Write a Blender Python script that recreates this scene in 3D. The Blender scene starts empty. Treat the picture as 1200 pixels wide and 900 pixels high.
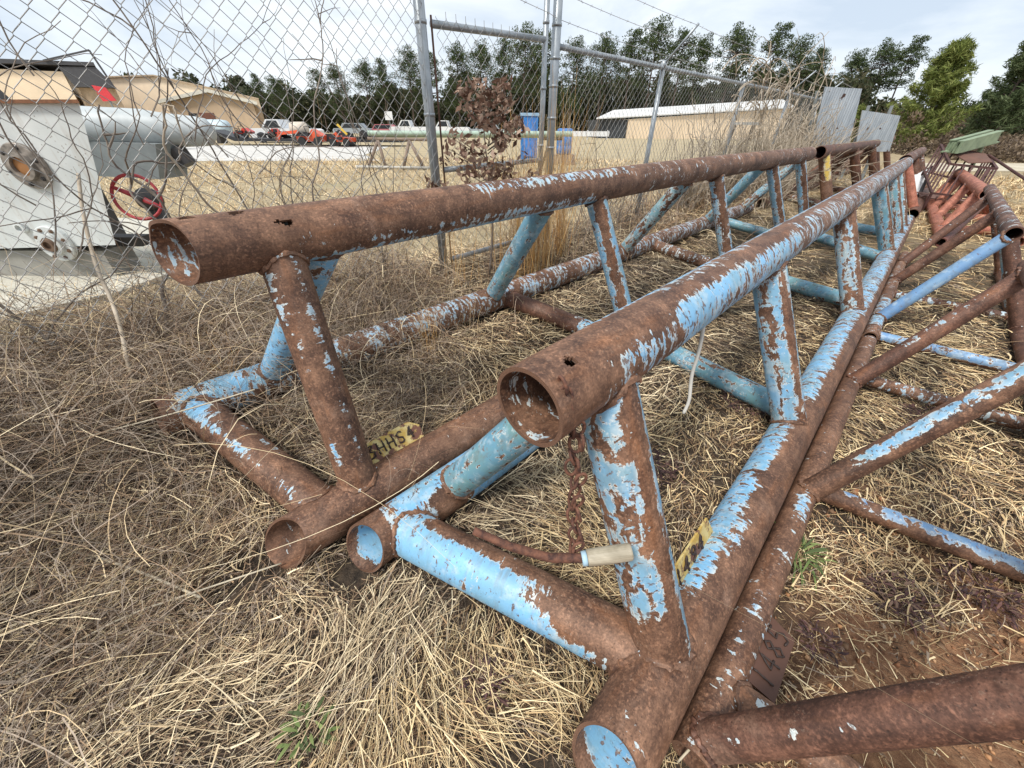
import bpy, math, random
import numpy as np
random.seed(7)
rng = np.random.default_rng(7)
SC = bpy.context.scene
COL = SC.collection
rad = math.radians
V = lambda *a: np.array(a, float)

# ------------------------------------------------------------------ frame of the place
AZ = rad(44.6)
D0 = V(math.sin(AZ), math.cos(AZ), 0)
Q0 = V(math.cos(AZ), -math.sin(AZ), 0)

def unit(v):
    v = np.asarray(v, float)
    return v / (np.linalg.norm(v) + 1e-12)

def hash2(ix, iy, s=0):
    h = (ix.astype(np.int64) * 374761393 + iy.astype(np.int64) * 668265263 + s * 1274126177) & 0x7fffffff
    h = ((h ^ (h >> 13)) * 1274126177) & 0x7fffffff
    return ((h ^ (h >> 16)) & 0xffff) / 65535.0

def vnoise(x, y, sc=1.0, s=0):
    x = np.asarray(x, float) * sc; y = np.asarray(y, float) * sc
    ix = np.floor(x); iy = np.floor(y); fx = x - ix; fy = y - iy
    fx = fx * fx * (3 - 2 * fx); fy = fy * fy * (3 - 2 * fy)
    a = hash2(ix, iy, s); b = hash2(ix + 1, iy, s); c = hash2(ix, iy + 1, s); d = hash2(ix + 1, iy + 1, s)
    return (a * (1 - fx) + b * fx) * (1 - fy) + (c * (1 - fx) + d * fx) * fy

def sstep(x, a, b):
    t = np.clip((x - a) / (b - a), 0, 1)
    return t * t * (3 - 2 * t)

def ground(x, y):
    x = np.asarray(x, float); y = np.asarray(y, float)
    p = x * Q0[0] + y * Q0[1]
    al = x * D0[0] + y * D0[1]
    z = 0.14 * sstep(-p, 1.0, 1.9) + 0.07 * sstep(-p, 1.9, 2.7) - 0.21 * sstep(-p, 4.5, 9)
    near = 1 - sstep(np.hypot(x, y), 6, 14)
    z = z + near * (0.045 * (vnoise(x, y, 1.1, 3) - .55) + 0.02 * (vnoise(x, y, 4, 4) - .5))
    return z

# ------------------------------------------------------------------ object helpers
def link(o, parent=None):
    COL.objects.link(o)
    if parent is not None: o.parent = parent
    return o

def thing(name, label, cat, loc=(0, 0, 0), group=None):
    o = bpy.data.objects.new(name, None); link(o)
    o.location = [float(c) for c in loc]; o.empty_display_size = .1
    o['label'] = label; o['category'] = cat
    if group: o['group'] = group
    return o

def tag(o, label=None, cat=None, group=None, kind=None):
    if label: o['label'] = label
    if cat: o['category'] = cat
    if group: o['group'] = group
    if kind: o['kind'] = kind
    return o

class MB:
    """collects geometry in world coordinates and links it as one mesh object"""
    def __init__(s): s.v = []; s.f = []; s.n = 0; s.at = {}
    def add(s, v, f, **at):
        v = np.asarray(v, float).reshape(-1, 3)
        s.v.append(v)
        for q in f: s.f.append(tuple(int(i) + s.n for i in q))
        for k, a in at.items(): s.at.setdefault(k, []).append((s.n, np.asarray(a, float)))
        s.n += len(v)
    def box(s, c, size, rz=0, ax=None):
        c = np.asarray(c, float); hx, hy, hz = [q / 2 for q in size]
        X = V(math.cos(rz), math.sin(rz), 0); Y = V(-math.sin(rz), math.cos(rz), 0); Z = V(0, 0, 1)
        if ax is not None: X, Y, Z = [unit(a) for a in ax]
        v = [c + X * a * hx + Y * b * hy + Z * d * hz for a in (-1, 1) for b in (-1, 1) for d in (-1, 1)]
        s.add(v, [(0, 1, 3, 2), (4, 6, 7, 5), (0, 4, 5, 1), (2, 3, 7, 6), (0, 2, 6, 4), (1, 5, 7, 3)])
    def bar(s, a, b, w, h, up=(0, 0, 1)):
        a = np.asarray(a, float); b = np.asarray(b, float); d = b - a; L = np.linalg.norm(d); d = d / L
        X = np.cross(d, up)
        if np.linalg.norm(X) < 1e-3: X = np.cross(d, (1, 0, 0))
        X = unit(X); Y = np.cross(X, d)
        s.box((a + b) / 2, (L, w, h), ax=(d, X, Y))
    def tube(s, pts, r, n=6, cap=True, closed=False):
        pts = np.asarray(pts, float); m = len(pts)
        rr = np.full(m, r, float) if np.isscalar(r) else np.asarray(r, float)
        if closed: t = np.roll(pts, -1, 0) - np.roll(pts, 1, 0)
        else: t = np.gradient(pts, axis=0)
        t = t / (np.linalg.norm(t, axis=1)[:, None] + 1e-12)
        e = np.cross(t[0], (0, 0, 1));
        if np.linalg.norm(e) < .1: e = np.cross(t[0], (1, 0, 0))
        e = unit(e); a = np.arange(n) * 2 * math.pi / n; vs = []
        for i in range(m):
            e = unit(e - t[i] * np.dot(e, t[i])); g = np.cross(t[i], e)
            vs.append(pts[i] + rr[i] * (np.cos(a)[:, None] * e + np.sin(a)[:, None] * g))
        f = []
        for i in range(m if closed else m - 1):
            i2 = (i + 1) % m
            for j in range(n):
                k = (j + 1) % n; f.append((i * n + j, i * n + k, i2 * n + k, i2 * n + j))
        if cap and not closed:
            f.append(tuple(range(n))[::-1]); f.append(tuple((m - 1) * n + j for j in range(n)))
        s.add(np.concatenate(vs), f)
    def lathe(s, c, axis, prof, n=24, sc=1.0):
        c = np.asarray(c, float); d = unit(axis); e = np.cross(d, (0, 0, 1))
        if np.linalg.norm(e) < .1: e = V(1, 0, 0)
        e = unit(e); g = np.cross(d, e); a = np.arange(n) * 2 * math.pi / n; vs = []
        for (r, h) in prof: vs.append(c + d * h + r * (np.cos(a)[:, None] * e + np.sin(a)[:, None] * g))
        f = []
        for i in range(len(prof) - 1):
            for j in range(n):
                k = (j + 1) % n; f.append((i * n + j, i * n + k, (i + 1) * n + k, (i + 1) * n + j))
        if prof[0][0] > 0: f.append(tuple(range(n))[::-1])
        if prof[-1][0] > 0: f.append(tuple((len(prof) - 1) * n + j for j in range(n)))
        s.add(np.concatenate(vs), f)
    def prism(s, poly, off):
        poly = np.asarray(poly, float); off = np.asarray(off, float); n = len(poly)
        v = np.concatenate([poly, poly + off])
        s.add(v, [tuple(range(n))[::-1], tuple(range(n, 2 * n))] + [(i, (i + 1) % n, n + (i + 1) % n, n + i) for i in range(n)])
    def build(s, name, mat, parent=None, smooth=False, recalc=True):
        v = np.concatenate(s.v) if s.v else np.zeros((0, 3))
        org = np.zeros(3)
        if parent is not None:
            p = parent
            while p is not None: org = org + np.array(p.location); p = p.parent
        else:
            org = np.array([v[:, 0].mean(), v[:, 1].mean(), v[:, 2].min()])
        me = bpy.data.meshes.new(name)
        me.from_pydata((v - org).tolist(), [], s.f)
        if recalc and len(s.f) < 60000:
            import bmesh
            b = bmesh.new(); b.from_mesh(me); bmesh.ops.recalc_face_normals(b, faces=b.faces); b.to_mesh(me); b.free()
        for k, lst in s.at.items():
            vec = lst[0][1].ndim == 2
            at = me.attributes.new(k, 'FLOAT_VECTOR' if vec else 'FLOAT', 'POINT')
            arr = np.zeros((len(v), 3) if vec else len(v), np.float32)
            for st, a in lst: arr[st:st + len(a)] = a
            at.data.foreach_set('vector' if vec else 'value', arr.ravel())
        if smooth: me.polygons.foreach_set('use_smooth', [True] * len(me.polygons))
        if mat is not None: me.materials.append(mat)
        o = bpy.data.objects.new(name, me); link(o, parent)
        if parent is None: o.location = org.tolist()
        return o

def fastmesh(name, v, f4, mat, cols=None, parent=None, f3=None):
    """numpy mesh of quads, optional per-vertex colour"""
    me = bpy.data.meshes.new(name)
    me.vertices.add(len(v)); me.vertices.foreach_set('co', np.asarray(v, np.float32).ravel())
    nf = len(f4); f4 = np.asarray(f4, np.int32)
    me.loops.add(nf * f4.shape[1]); me.loops.foreach_set('vertex_index', f4.ravel())
    me.polygons.add(nf); me.polygons.foreach_set('loop_start', np.arange(nf, dtype=np.int32) * f4.shape[1])
    me.polygons.foreach_set('loop_total', np.full(nf, f4.shape[1], np.int32))
    me.update(calc_edges=True); me.validate()
    if cols is not None:
        at = me.attributes.new('Col', 'FLOAT_COLOR', 'POINT')
        c = np.ones((len(v), 4), np.float32); c[:, :3] = cols
        at.data.foreach_set('color', c.ravel())
    me.materials.append(mat)
    o = bpy.data.objects.new(name, me); link(o, parent)
    return o

# ------------------------------------------------------------------ node helpers / materials
class NT:
    def __init__(s, name):
        s.m = bpy.data.materials.new(name); s.m.use_nodes = True; s.t = s.m.node_tree; s.t.nodes.clear()
        s.out = s.n('ShaderNodeOutputMaterial'); s.b = s.n('ShaderNodeBsdfPrincipled'); s.l(s.b.outputs[0], s.out.inputs[0])
    def n(s, ty, **kw):
        nd = s.t.nodes.new(ty)
        for k, v in kw.items(): setattr(nd, k, v)
        return nd
    def l(s, a, b): s.t.links.new(a, b)
    def noise(s, vec, scale, detail=4, rough=.55, dist=0, lac=2):
        nd = s.n('ShaderNodeTexNoise'); nd.inputs['Scale'].default_value = scale; nd.inputs['Detail'].default_value = detail
        nd.inputs['Roughness'].default_value = rough; nd.inputs['Distortion'].default_value = dist; nd.inputs['Lacunarity'].default_value = lac
        if vec is not None: s.l(vec, nd.inputs['Vector'])
        return nd.outputs['Fac']
    def vor(s, vec, scale, feat='F1', rand=1.0):
        nd = s.n('ShaderNodeTexVoronoi', feature=feat); nd.inputs['Scale'].default_value = scale; nd.inputs['Randomness'].default_value = rand
        if vec is not None: s.l(vec, nd.inputs['Vector'])
        return nd.outputs['Distance']
    def mul(s, vec, k):
        nd = s.n('ShaderNodeVectorMath', operation='MULTIPLY'); s.l(vec, nd.inputs[0]); nd.inputs[1].default_value = k
        return nd.outputs[0]
    def math(s, op, a, b=0.0, c=None, clamp=False):
        nd = s.n('ShaderNodeMath', operation=op); nd.use_clamp = clamp
        for i, q in enumerate((a, b, c)):
            if q is None: continue
            if isinstance(q, (int, float)): nd.inputs[i].default_value = q
            else: s.l(q, nd.inputs[i])
        return nd.outputs[0]
    def rng(s, v, a, b, lo=0.0, hi=1.0):
        nd = s.n('ShaderNodeMapRange'); nd.clamp = True
        s.l(v, nd.inputs[0]); nd.inputs[1].default_value = a; nd.inputs[2].default_value = b; nd.inputs[3].default_value = lo; nd.inputs[4].default_value = hi
        return nd.outputs[0]
    def ramp(s, v, stops):
        nd = s.n('ShaderNodeValToRGB'); cr = nd.color_ramp
        while len(cr.elements) < len(stops): cr.elements.new(.5)
        for e, (p, c) in zip(cr.elements, stops): e.position = p; e.color = (*c, 1)
        s.l(v, nd.inputs[0]); return nd.outputs[0]
    def mix(s, f, a, b, mode='MIX'):
        nd = s.n('ShaderNodeMix', data_type='RGBA', blend_type=mode)
        for i, q in ((0, f), (6, a), (7, b)):
            if isinstance(q, (int, float)): nd.inputs[i].default_value = q
            elif isinstance(q, tuple): nd.inputs[i].default_value = (*q, 1)
            else: s.l(q, nd.inputs[i])
        return nd.outputs[2]
    def bump(s, h, strength=.4, dist=.002, prev=None):
        nd = s.n('ShaderNodeBump'); nd.inputs['Strength'].default_value = strength; nd.inputs['Distance'].default_value = dist
        s.l(h, nd.inputs['Height'])
        if prev is not None: s.l(prev, nd.inputs['Normal'])
        s.l(nd.outputs[0], s.b.inputs['Normal']); return nd.outputs[0]
    def col(s, c): s.l(c, s.b.inputs['Base Color']) if not isinstance(c, tuple) else setattr(s.b.inputs['Base Color'], 'default_value', (*c, 1))
    def set(s, **kw):
        for k, v in kw.items():
            k = k.replace('_', ' ')
            if isinstance(v, (int, float)): s.b.inputs[k].default_value = v
            else: s.l(v, s.b.inputs[k])

def plain(name, c, rough=.6, metal=0.0, var=.18, scale=6.0, bump=.0):
    t = NT(name); tc = t.n('ShaderNodeTexCoord').outputs['Object']
    f = t.noise(tc, scale, 5, .6)
    t.col(t.mix(t.rng(f, .3, .7), tuple(q * (1 - var) for q in c), tuple(min(1, q * (1 + var)) for q in c)))
    t.set(Roughness=rough, Metallic=metal)
    if bump: t.bump(t.noise(tc, scale * 6, 4), bump, .003)
    return t.m

def pipe_mat(name, paint=(.17, .42, .68), paint2=(.13, .29, .36), rust_a=(.098, .048, .031), rust_b=(.300, .165, .100), grime=.4,
             streak=(34, 7, 7), soft=.03, chip=.7):
    """rusty steel pipe with flaking paint; 'pc' = pipe coordinates (metres), 'bias' = how much paint has stayed"""
    t = NT(name)
    pc = t.n('ShaderNodeAttribute', attribute_name='pc').outputs['Vector']
    bias = t.n('ShaderNodeAttribute', attribute_name='bias').outputs['Fac']
    big = t.noise(pc, 4.5, 3, .5)
    n1 = t.noise(t.mul(pc, streak), 1.5, 5, .6, .5)
    n2 = t.noise(pc, 34, 7, .66, .7)
    n3 = t.noise(pc, 110, 4, .6)
    # rust
    r1 = t.mix(t.rng(t.noise(pc, 9, 5, .6), .32, .68), rust_a, rust_b)
    r1 = t.mix(t.rng(t.noise(t.mul(pc, (2, 30, 30)), 1, 5, .65), .4, .7, 0, .6), r1, tuple(q * .55 for q in rust_a))
    r2 = t.mix(t.rng(n3, .50, .72), r1, tuple(q * 1.25 for q in rust_b))
    r3 = t.mix(t.rng(t.noise(t.mul(pc, (6, 24, 24)), 1, 4, .5), .54, .74, 0, .5), r2, (.30, .125, .05))
    r3 = t.mix(t.rng(t.noise(pc, 3.2, 5, .65, .8), .50, .66, 0, .55), r3, tuple(q * .62 for q in rust_a))
    r3 = t.mix(t.rng(t.noise(pc, 5.5, 5, .7, .5), .56, .70, 0, .5), r3, (.33, .21, .15))
    pit = t.math('MULTIPLY', t.rng(t.vor(pc, 120), .05, .26, 1, 0), t.rng(t.noise(pc, 11, 4), .40, .60, .25, .85))
    r4 = t.mix(pit, r3, (.032, .017, .014))
    fl = t.math('MULTIPLY', t.rng(t.noise(pc, 150, 3, .6, .3), .60, .66), t.rng(t.noise(pc, 8, 4, .6), .52, .64))
    r5 = t.mix(t.math('MULTIPLY', fl, .55), r4, (.46, .35, .26))
    r5 = t.mix(1.0, r5, t.mix(t.rng(t.noise(pc, 190, 3, .65), .34, .68), (.66, .64, .62), (1.20, 1.19, 1.18)), 'MULTIPLY')
    r5 = t.mix(1.0, r5, t.mix(t.rng(t.noise(t.mul(pc, (1.2, 1, 1)), 16, 5, .7, .6), .36, .66), (.62, .58, .56), (1.22, 1.22, 1.22)), 'MULTIPLY')
    # paint mask
    m = t.math('ADD', bias, t.math('MULTIPLY', t.math('SUBTRACT', n1, .5), 2.5))
    m = t.math('ADD', m, t.math('MULTIPLY', t.math('SUBTRACT', n2, .5), 2.5))
    m = t.math('ADD', m, t.math('MULTIPLY', t.math('SUBTRACT', big, .5), 1.0))
    mm = t.rng(m, 0, soft)
    chips = t.rng(t.math('ADD', t.noise(t.mul(pc, (1, .6, .6)), 70, 4, .65, .4), t.math('MULTIPLY', bias, -.05)), .575, .61)
    mm = t.math('MULTIPLY', mm, t.math('SUBTRACT', 1.0, t.math('MULTIPLY', chips, chip)), clamp=True)
    edge = t.math('MULTIPLY', t.rng(m, 0.0, .22, 1, 0), t.rng(t.noise(pc, 60, 3), .38, .52))
    p1 = t.mix(t.rng(t.noise(pc, 7, 4, .6), .38, .66), paint, paint2)
    p1 = t.mix(t.rng(t.noise(t.mul(pc, streak), 1.2, 4, .65), .5, .75, 0, grime), p1, (.17, .15, .10))
    p1 = t.mix(t.rng(t.noise(pc, 18, 4, .6), .52, .72, 0, .7), p1, (.50, .60, .64))
    p1 = t.mix(t.math('MULTIPLY', t.rng(bias, -.35, .15, .85, 0), t.rng(t.noise(pc, 12, 3), .35, .6, .5, 1)), p1, (.58, .61, .58))
    p2 = t.mix(edge, p1, (.70, .70, .65))
    t.col(t.mix(mm, r5, p2))
    t.set(Roughness=t.rng(mm, 0, 1, .66, .46)); t.b.inputs['Specular IOR Level'].default_value = .45
    h = t.math('ADD', t.math('MULTIPLY', mm, .5), t.math('MULTIPLY', n3, .38))
    h = t.math('ADD', h, t.math('MULTIPLY', pit, -.35))
    t.bump(h, .75, .0022)
    return t.m

M_BLUE = pipe_mat('blue_paint_on_rust', paint=(.21, .47, .73), paint2=(.20, .39, .52), chip=.85, grime=.5)
M_TEAL = pipe_mat('teal_paint_on_rust', paint=(.13, .30, .42), paint2=(.16, .31, .33), grime=.7, streak=(7, 22, 22))
M_WEB = pipe_mat('weathered_blue_on_rust', paint=(.19, .40, .60), paint2=(.20, .35, .42), grime=.5, streak=(6, 20, 20), chip=.8)
M_RUST = pipe_mat('bare_rust', rust_a=(.078, .036, .025), rust_b=(.22, .108, .070), streak=(20, 6, 6))
M_ORANGE = pipe_mat('red_oxide_pipe', rust_a=(.36, .12, .075), rust_b=(.55, .23, .155))
M_OXD = pipe_mat('dull_red_oxide', rust_a=(.13, .045, .035), rust_b=(.25, .10, .075))
M_COBALT = pipe_mat('cobalt_paint_pipe', paint=(.13, .27, .50), paint2=(.20, .34, .50), grime=.6, streak=(9, 9, 9), chip=.6)
M_YELLOW = pipe_mat('yellow_paint_on_rust', paint=(.55, .36, .06), paint2=(.6, .45, .12), grime=.3)

# ------------------------------------------------------------------ pipes
def trim(A, d, e1, e2, r, ang, chord, sgn):
    """for each angle of a web, how far along its axis it leaves the chord's surface"""
    O, Dc, R = chord
    P = A[None, :] + r * (np.cos(ang)[:, None] * e1 + np.sin(ang)[:, None] * e2) - O
    dp = d - Dc * np.dot(d, Dc); Pp = P - np.outer(P @ Dc, Dc)
    a = dp @ dp; b = 2 * Pp @ dp; c = (Pp ** 2).sum(1) - R * R
    disc = np.maximum(b * b - 4 * a * c, 0)
    return (-b + sgn * np.sqrt(disc)) / (2 * a)

def pipe(name, A, B, r, mat, parent, base=-.6, patches=(), e1=None, trimA=None, trimB=None, na=36, du=.05, wall=.009,
         openA=False, openB=False, inner=-.3, endA=None, endB=None, holes=(), bead=True, dent=.0, smooth=True, label=None, bow=0.0):
    A = np.asarray(A, float); B = np.asarray(B, float); L = np.linalg.norm(B - A); d = (B - A) / L
    if e1 is None:
        e1 = np.cross(d, (0, 0, 1))
        if np.linalg.norm(e1) < .2: e1 = np.cross(d, (0, 1, 0))
    e1 = unit(e1 - d * np.dot(e1, d)); e2 = np.cross(e1, d)
    ang = np.arange(na) * 2 * math.pi / na
    s0 = np.zeros(na); s1 = np.full(na, L)
    if trimA is not None: s0 = trim(A, d, e1, e2, r, ang, trimA, 1)
    if trimB is not None: s1 = trim(A, d, e1, e2, r, ang, trimB, -1)
    if endA is not None: s0 = s0 + endA(ang)
    if endB is not None: s1 = s1 + endB(ang)
    u = np.linspace(0, 1, max(3, int(L / du) + 1))
    if holes:
        hu = max(h[0] for h in holes) + .06
        u = np.concatenate([np.linspace(0, hu / L, int(hu / .0045)), np.linspace(hu / L, 1, max(3, int((L - hu) / du)))[1:]])
    off = rng.uniform(-30, 30, 3)
    def ring(rr, flip=0):
        S = s0[None, :] + (s1 - s0)[None, :] * u[:, None]
        wob = 1 + .010 * np.sin(ang * 2 + off[0])[None, :] * np.sin(S * 1.7 + off[1]) + .006 * np.sin(S * 9 + ang[None, :] * 3 + off[2])
        R_ = rr * wob
        P = A + S[..., None] * d + R_[..., None] * (np.cos(ang)[None, :, None] * e1 + np.sin(ang)[None, :, None] * e2)
        if bow: P = P + (bow * np.sin(math.pi * S / L))[..., None] * V(0, 0, 1)
        pc = np.stack([S + off[0], rr * np.cos(ang)[None, :] + off[1] + 0 * S, rr * np.sin(ang)[None, :] + off[2] + 0 * S], -1)
        return P.reshape(-1, 3), pc.reshape(-1, 3), S
    m = MB(); nu = len(u)
    P, pc, S = ring(r)
    deg = np.degrees(ang); deg = np.where(deg > 180, deg - 360, deg)
    bias = np.full(S.shape, float(base))
    for (ua, ub, a0, a1, val) in patches:
        c = (a0 + a1) / 2; w = (a1 - a0) / 2
        da = np.abs((deg - c + 180) % 360 - 180)
        wa = sstep(-(da - w), -17, 17) if w < 179 else np.ones_like(da)
        wu = sstep(S, ua - .05, ua + .05) * (1 - sstep(S, ub - .05, ub + .05))
        bias = bias + (val - bias) * (wa[None, :] * wu)
    def grid(n0=0, skip=None, flip=False):
        f = []
        for i in range(nu - 1):
            for j in range(na):
                if skip is not None and skip[i, j]: continue
                k = (j + 1) % na; q = (i * na + j, i * na + k, (i + 1) * na + k, (i + 1) * na + j)
                f.append(q[::-1] if flip else q)
        return f
    skip = None
    if holes:
        skip = np.zeros((nu - 1, na), bool)
        for (hu, ha, hr, el) in holes:
            Sc = (S[:-1] + S[1:]) / 2; ac = ang + math.pi / na
            dd = ((ac - rad(ha) + math.pi) % (2 * math.pi) - math.pi) * r
            th_ = np.arctan2(dd[None, :], Sc - hu)
            skip |= np.hypot((Sc - hu) / el, dd[None, :]) < hr * (1 + .18 * np.sin(3 * th_ + hu * 40))
    f = grid(skip=skip)
    two = openA or openB
    if two:
        Pi, pci, _ = ring(r - wall)
        n = len(P); fi = [tuple(q + n for q in ff[::-1]) for ff in f]
        f = f + fi
        for i in (0, nu - 1):
            for j in range(na):
                k = (j + 1) % na; f.append((i * na + j, i * na + k, n + i * na + k, n + i * na + j))
        if skip is not None:
            for i in range(nu - 1):
                for j in range(na):
                    if not skip[i, j]: continue
                    k = (j + 1) % na
                    if i > 0 and not skip[i - 1, j]: f.append((i * na + j, i * na + k, n + i * na + k, n + i * na + j))
                    if i < nu - 2 and not skip[i + 1, j]: f.append(((i + 1) * na + j, (i + 1) * na + k, n + (i + 1) * na + k, n + (i + 1) * na + j))
                    if not skip[i, j - 1]: f.append((i * na + j, (i + 1) * na + j, n + (i + 1) * na + j, n + i * na + j))
                    if not skip[i, k]: f.append((i * na + k, (i + 1) * na + k, n + (i + 1) * na + k, n + i * na + k))
        bi = np.full(bias.shape, float(inner)); bi[0] = -1.3; bi[-1] = -1.3; bi = bi.ravel()
        if openA: bias[0] = np.minimum(bias[0], -.25)
        m.add(np.concatenate([P, Pi]), f, pc=np.concatenate([pc, pci + 3]), bias=np.concatenate([bias.ravel(), bi]))
    else:
        f.append(tuple(range(na))[::-1]); f.append(tuple((nu - 1) * na + j for j in range(na)))
        m.add(P, f, pc=pc, bias=bias.ravel())
    if bead:
        for (tr, row) in ((trimA, 0), (trimB, nu - 1)):
            if tr is None: continue
            q = P[row * na:(row + 1) * na]
            ax = A + d * (s0.mean() if row == 0 else s1.mean())
            q = q + unit(d) * (.003 if row == 0 else -.003)
            q = q + rng.normal(0, .0012, q.shape); rr = .0085 * (1 + .25 * np.sin(np.arange(na) * 2.4) + .30 * rng.uniform(-1, 1, na))
            n0 = m.n; m.tube(q, rr, 6, closed=True); cnt = m.n - n0
            vv = m.v[-1]
            m.at['pc'].append((n0, vv + off)); m.at['bias'].append((n0, np.full(cnt, -.45)))
    o = m.build(name, mat, parent, smooth=smooth, recalc=True)
    if smooth:
        # keep cut ends crisp
        me = o.data
        try: me.set_sharp_from_angle(angle=rad(50))
        except Exception: pass
    if label: o['label'] = label
    return o

class Truss:
    def __init__(s, azdeg, offs, r, loc):
        a = rad(azdeg); s.D = V(math.sin(a), math.cos(a), 0); s.Q = V(math.cos(a), -math.sin(a), 0); s.offs = offs; s.r = r
        s.loc = loc
    def P(s, k, u): p, z = s.offs[k]; return s.D * u + s.Q * p + V(0, 0, z)
    def begin(s, name, label, group=None):
        s.e = thing(name, label, 'pipe truss', s.P(1, s.loc), group=group); s.e.location.z = 0; return s.e
    def chord(s, k, a, b, mat, name='chord', **kw):
        kw.setdefault('openA', True); kw.setdefault('openB', True)
        return pipe(name, s.P(k, a), s.P(k, b), s.r, mat, s.e, **kw)
    def web(s, k1, u1, k2, u2, rw, mat, name='web_pipe', **kw):
        A = s.P(k1, u1); B = s.P(k2, u2)
        return pipe(name, A, B, rw, mat, s.e, e1=-s.D, trimA=(s.P(k1, 0), s.D, s.r), trimB=(s.P(k2, 0), s.D, s.r), **kw)
    def cross(s, u1, u2, rw, mat, k1=2, k2=1, name='cross_brace', **kw):
        A = s.P(k1, u1); B = s.P(k2, u2)
        return pipe(name, A, B, rw, mat, s.e, e1=-s.D, trimA=(s.P(k1, 0), s.D, s.r), trimB=(s.P(k2, 0), s.D, s.r), **kw)

# stroke letters for the weld-bead numbers (unit box)
GL = {'9': [[(.85, .6), (.4, .5), (.12, .75), (.4, 1), (.85, .85), (.8, .3), (.3, 0)]], '1': [[(.5, 0), (.5, 1)]], '3': [[(.1, 1), (.9, 1), (.4, .55), (.9, .45), (.8, .05), (.1, 0)]], 'H': [[(.1, 0), (.1, 1)], [(.9, 0), (.9, 1)], [(.1, .5), (.9, .5)]],
      'S': [[(.9, .9), (.5, 1), (.1, .8), (.3, .55), (.8, .4), (.8, .1), (.4, 0), (.1, .1)]], '4': [[(.7, 0), (.7, 1), (.1, .35), (.95, .35)]],
      '8': [[(.5, .52), (.15, .75), (.5, 1), (.85, .75), (.5, .52), (.1, .25), (.5, 0), (.9, .25), (.5, .52)]],
      '5': [[(.9, 1), (.2, 1), (.15, .55), (.7, .6), (.9, .3), (.6, 0), (.1, .08)]], 'N': [[(.1, 0), (.1, 1), (.85, 0), (.85, 1)]],
      'Y': [[(.1, 1), (.5, .5), (.9, 1)], [(.5, .5), (.5, 0)]], 'I': [[(.5, 0), (.5, 1)]], 'T': [[(.1, 1), (.9, 1)], [(.5, 1), (.5, 0)]]}
def letters(text, org, ex, ey, nrm, w, h, r, name, mat, parent):
    m = MB(); x = 0
    for ch in text:
        for st in GL[ch]:
            pts = [org + ex * (x + p[0] * w * .72) + ey * (p[1] * h) + nrm * r * .6 for p in st]
            P = []
            for a, b in zip(pts[:-1], pts[1:]):
                k = max(2, int(np.linalg.norm(b - a) / .006)); P += [a + (b - a) * i / k for i in range(k)]
            P.append(pts[-1]); P = np.array(P); P += rng.normal(0, .0006, P.shape)
            m.tube(P, r * (1 + .25 * np.sin(np.arange(len(P)) * 1.9)), 6)
        x += w
    return m.build(name, mat, parent, smooth=True)

M_BEAD = plain('weld_bead_dark', (.035, .02, .015), .6)
def plate_mat():
    t = NT('yellow_plate'); tc = t.n('ShaderNodeTexCoord').outputs['Object']
    y = t.mix(t.rng(t.noise(tc, 30, 4), .4, .6), (.52, .34, .08), (.62, .50, .22))
    t.col(t.mix(t.rng(t.noise(tc, 22, 5, .6), .44, .50), (.16, .07, .045), y)); t.set(Roughness=.7); t.bump(t.noise(tc, 200, 3), .4, .002); return t.m
M_PLATE = plate_mat()

R = .084
# ---- left truss
T1 = Truss(44.9, [(-1.357, .955), (-1.046, .088), (-1.888, .228)], R, .0)
e = T1.begin('pipe_truss', 'long rust-brown pipe truss nearest the chain link fence, with an open holed upper end')
fish = lambda a: .022 + .038 * np.cos(a - rad(15)) - .010 * np.exp(-(((np.degrees(a) + 180) % 360 - 180 - 112) / 24) ** 2)
T1.chord(0, .06, 6.95, M_BLUE, 'top_chord', base=-.85, openB=False, na=96, endA=fish, inner=-.2, holes=[(.08, 82, .014, 1.2), (.19, 78, .013, 1.5), (.30, 36, .010, 1.6), (.275, 40, .006, 1.2)],
         patches=[(.30, 2.0, -120, -42, .25), (.5, 1.9, -38, -14, .0), (1.0, 3.6, 35, 85, -.08), (2.2, 7, -60, 120, -.42), (.26, .42, -40, 20, -.45), (0, .24, -180, 180, -1.5)], bow=.012)
T1.chord(1, -.02, 6.9, M_BLUE, 'bottom_chord', na=64, endA=lambda a: .058 * np.cos(a - rad(55)), base=-.75, patches=[(0, .9, 60, 120, -.55)], inner=-.35)
T1.chord(2, -.19, 7.0, M_BLUE, 'bottom_chord', endA=lambda a: .02 * np.cos(a - rad(55)), base=-.12, patches=[(0, .05, -180, 180, -.9), (.1, .5, 20, 120, .35)], inner=-.6)
rw = .062
T1.web(0, .33, 1, .26, .066, M_BLUE, base=-.85, patches=[(.08, .26, 10, 38, .15), (.62, .76, 28, 50, .45), (.0, .65, 36, 56, -.35), (.0, .8, 95, 115, .1)])
for (a, b, p) in [(2.0, 2.17, .35), (3.75, 3.97, .1), (5.3, 5.75, .4), (6.5, 6.85, .35)]:
    T1.web(0, a, 1, b, .058, M_WEB, base=p, patches=[(0, 1.2, 15, 70, -.55), (0, 1.2, -80, -62, -.3)])
for (a, b, p) in [(.5, .24, .3), (1.62, 1.67, .45), (3.33, 3.38, .1), (5.15, 5.35, .4), (6.8, 6.6, .1)]:
    T1.web(0, a, 2, b, .058, M_TEAL if a > 1 else M_BLUE, base=p, patches=[(0, 1.2, -180, -100, -.5)])
T1.cross(-.07, .135, .074, M_BLUE, base=-.75, patches=[(.02, .16, 40, 110, .35), (.16, .55, 45, 78, .12), (.62, .8, 40, 75, .1), (.3, .6, 110, 140, -.1)])
T1.cross(1.78, 2.03, .06, M_RUST, base=-.7, patches=[(.6, .85, -180, 180, .2)])
T1.cross(3.93, 4.08, .055, M_BLUE, base=-.3)
T1.cross(5.76, 5.93, .055, M_TEAL, base=.4)
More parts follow.
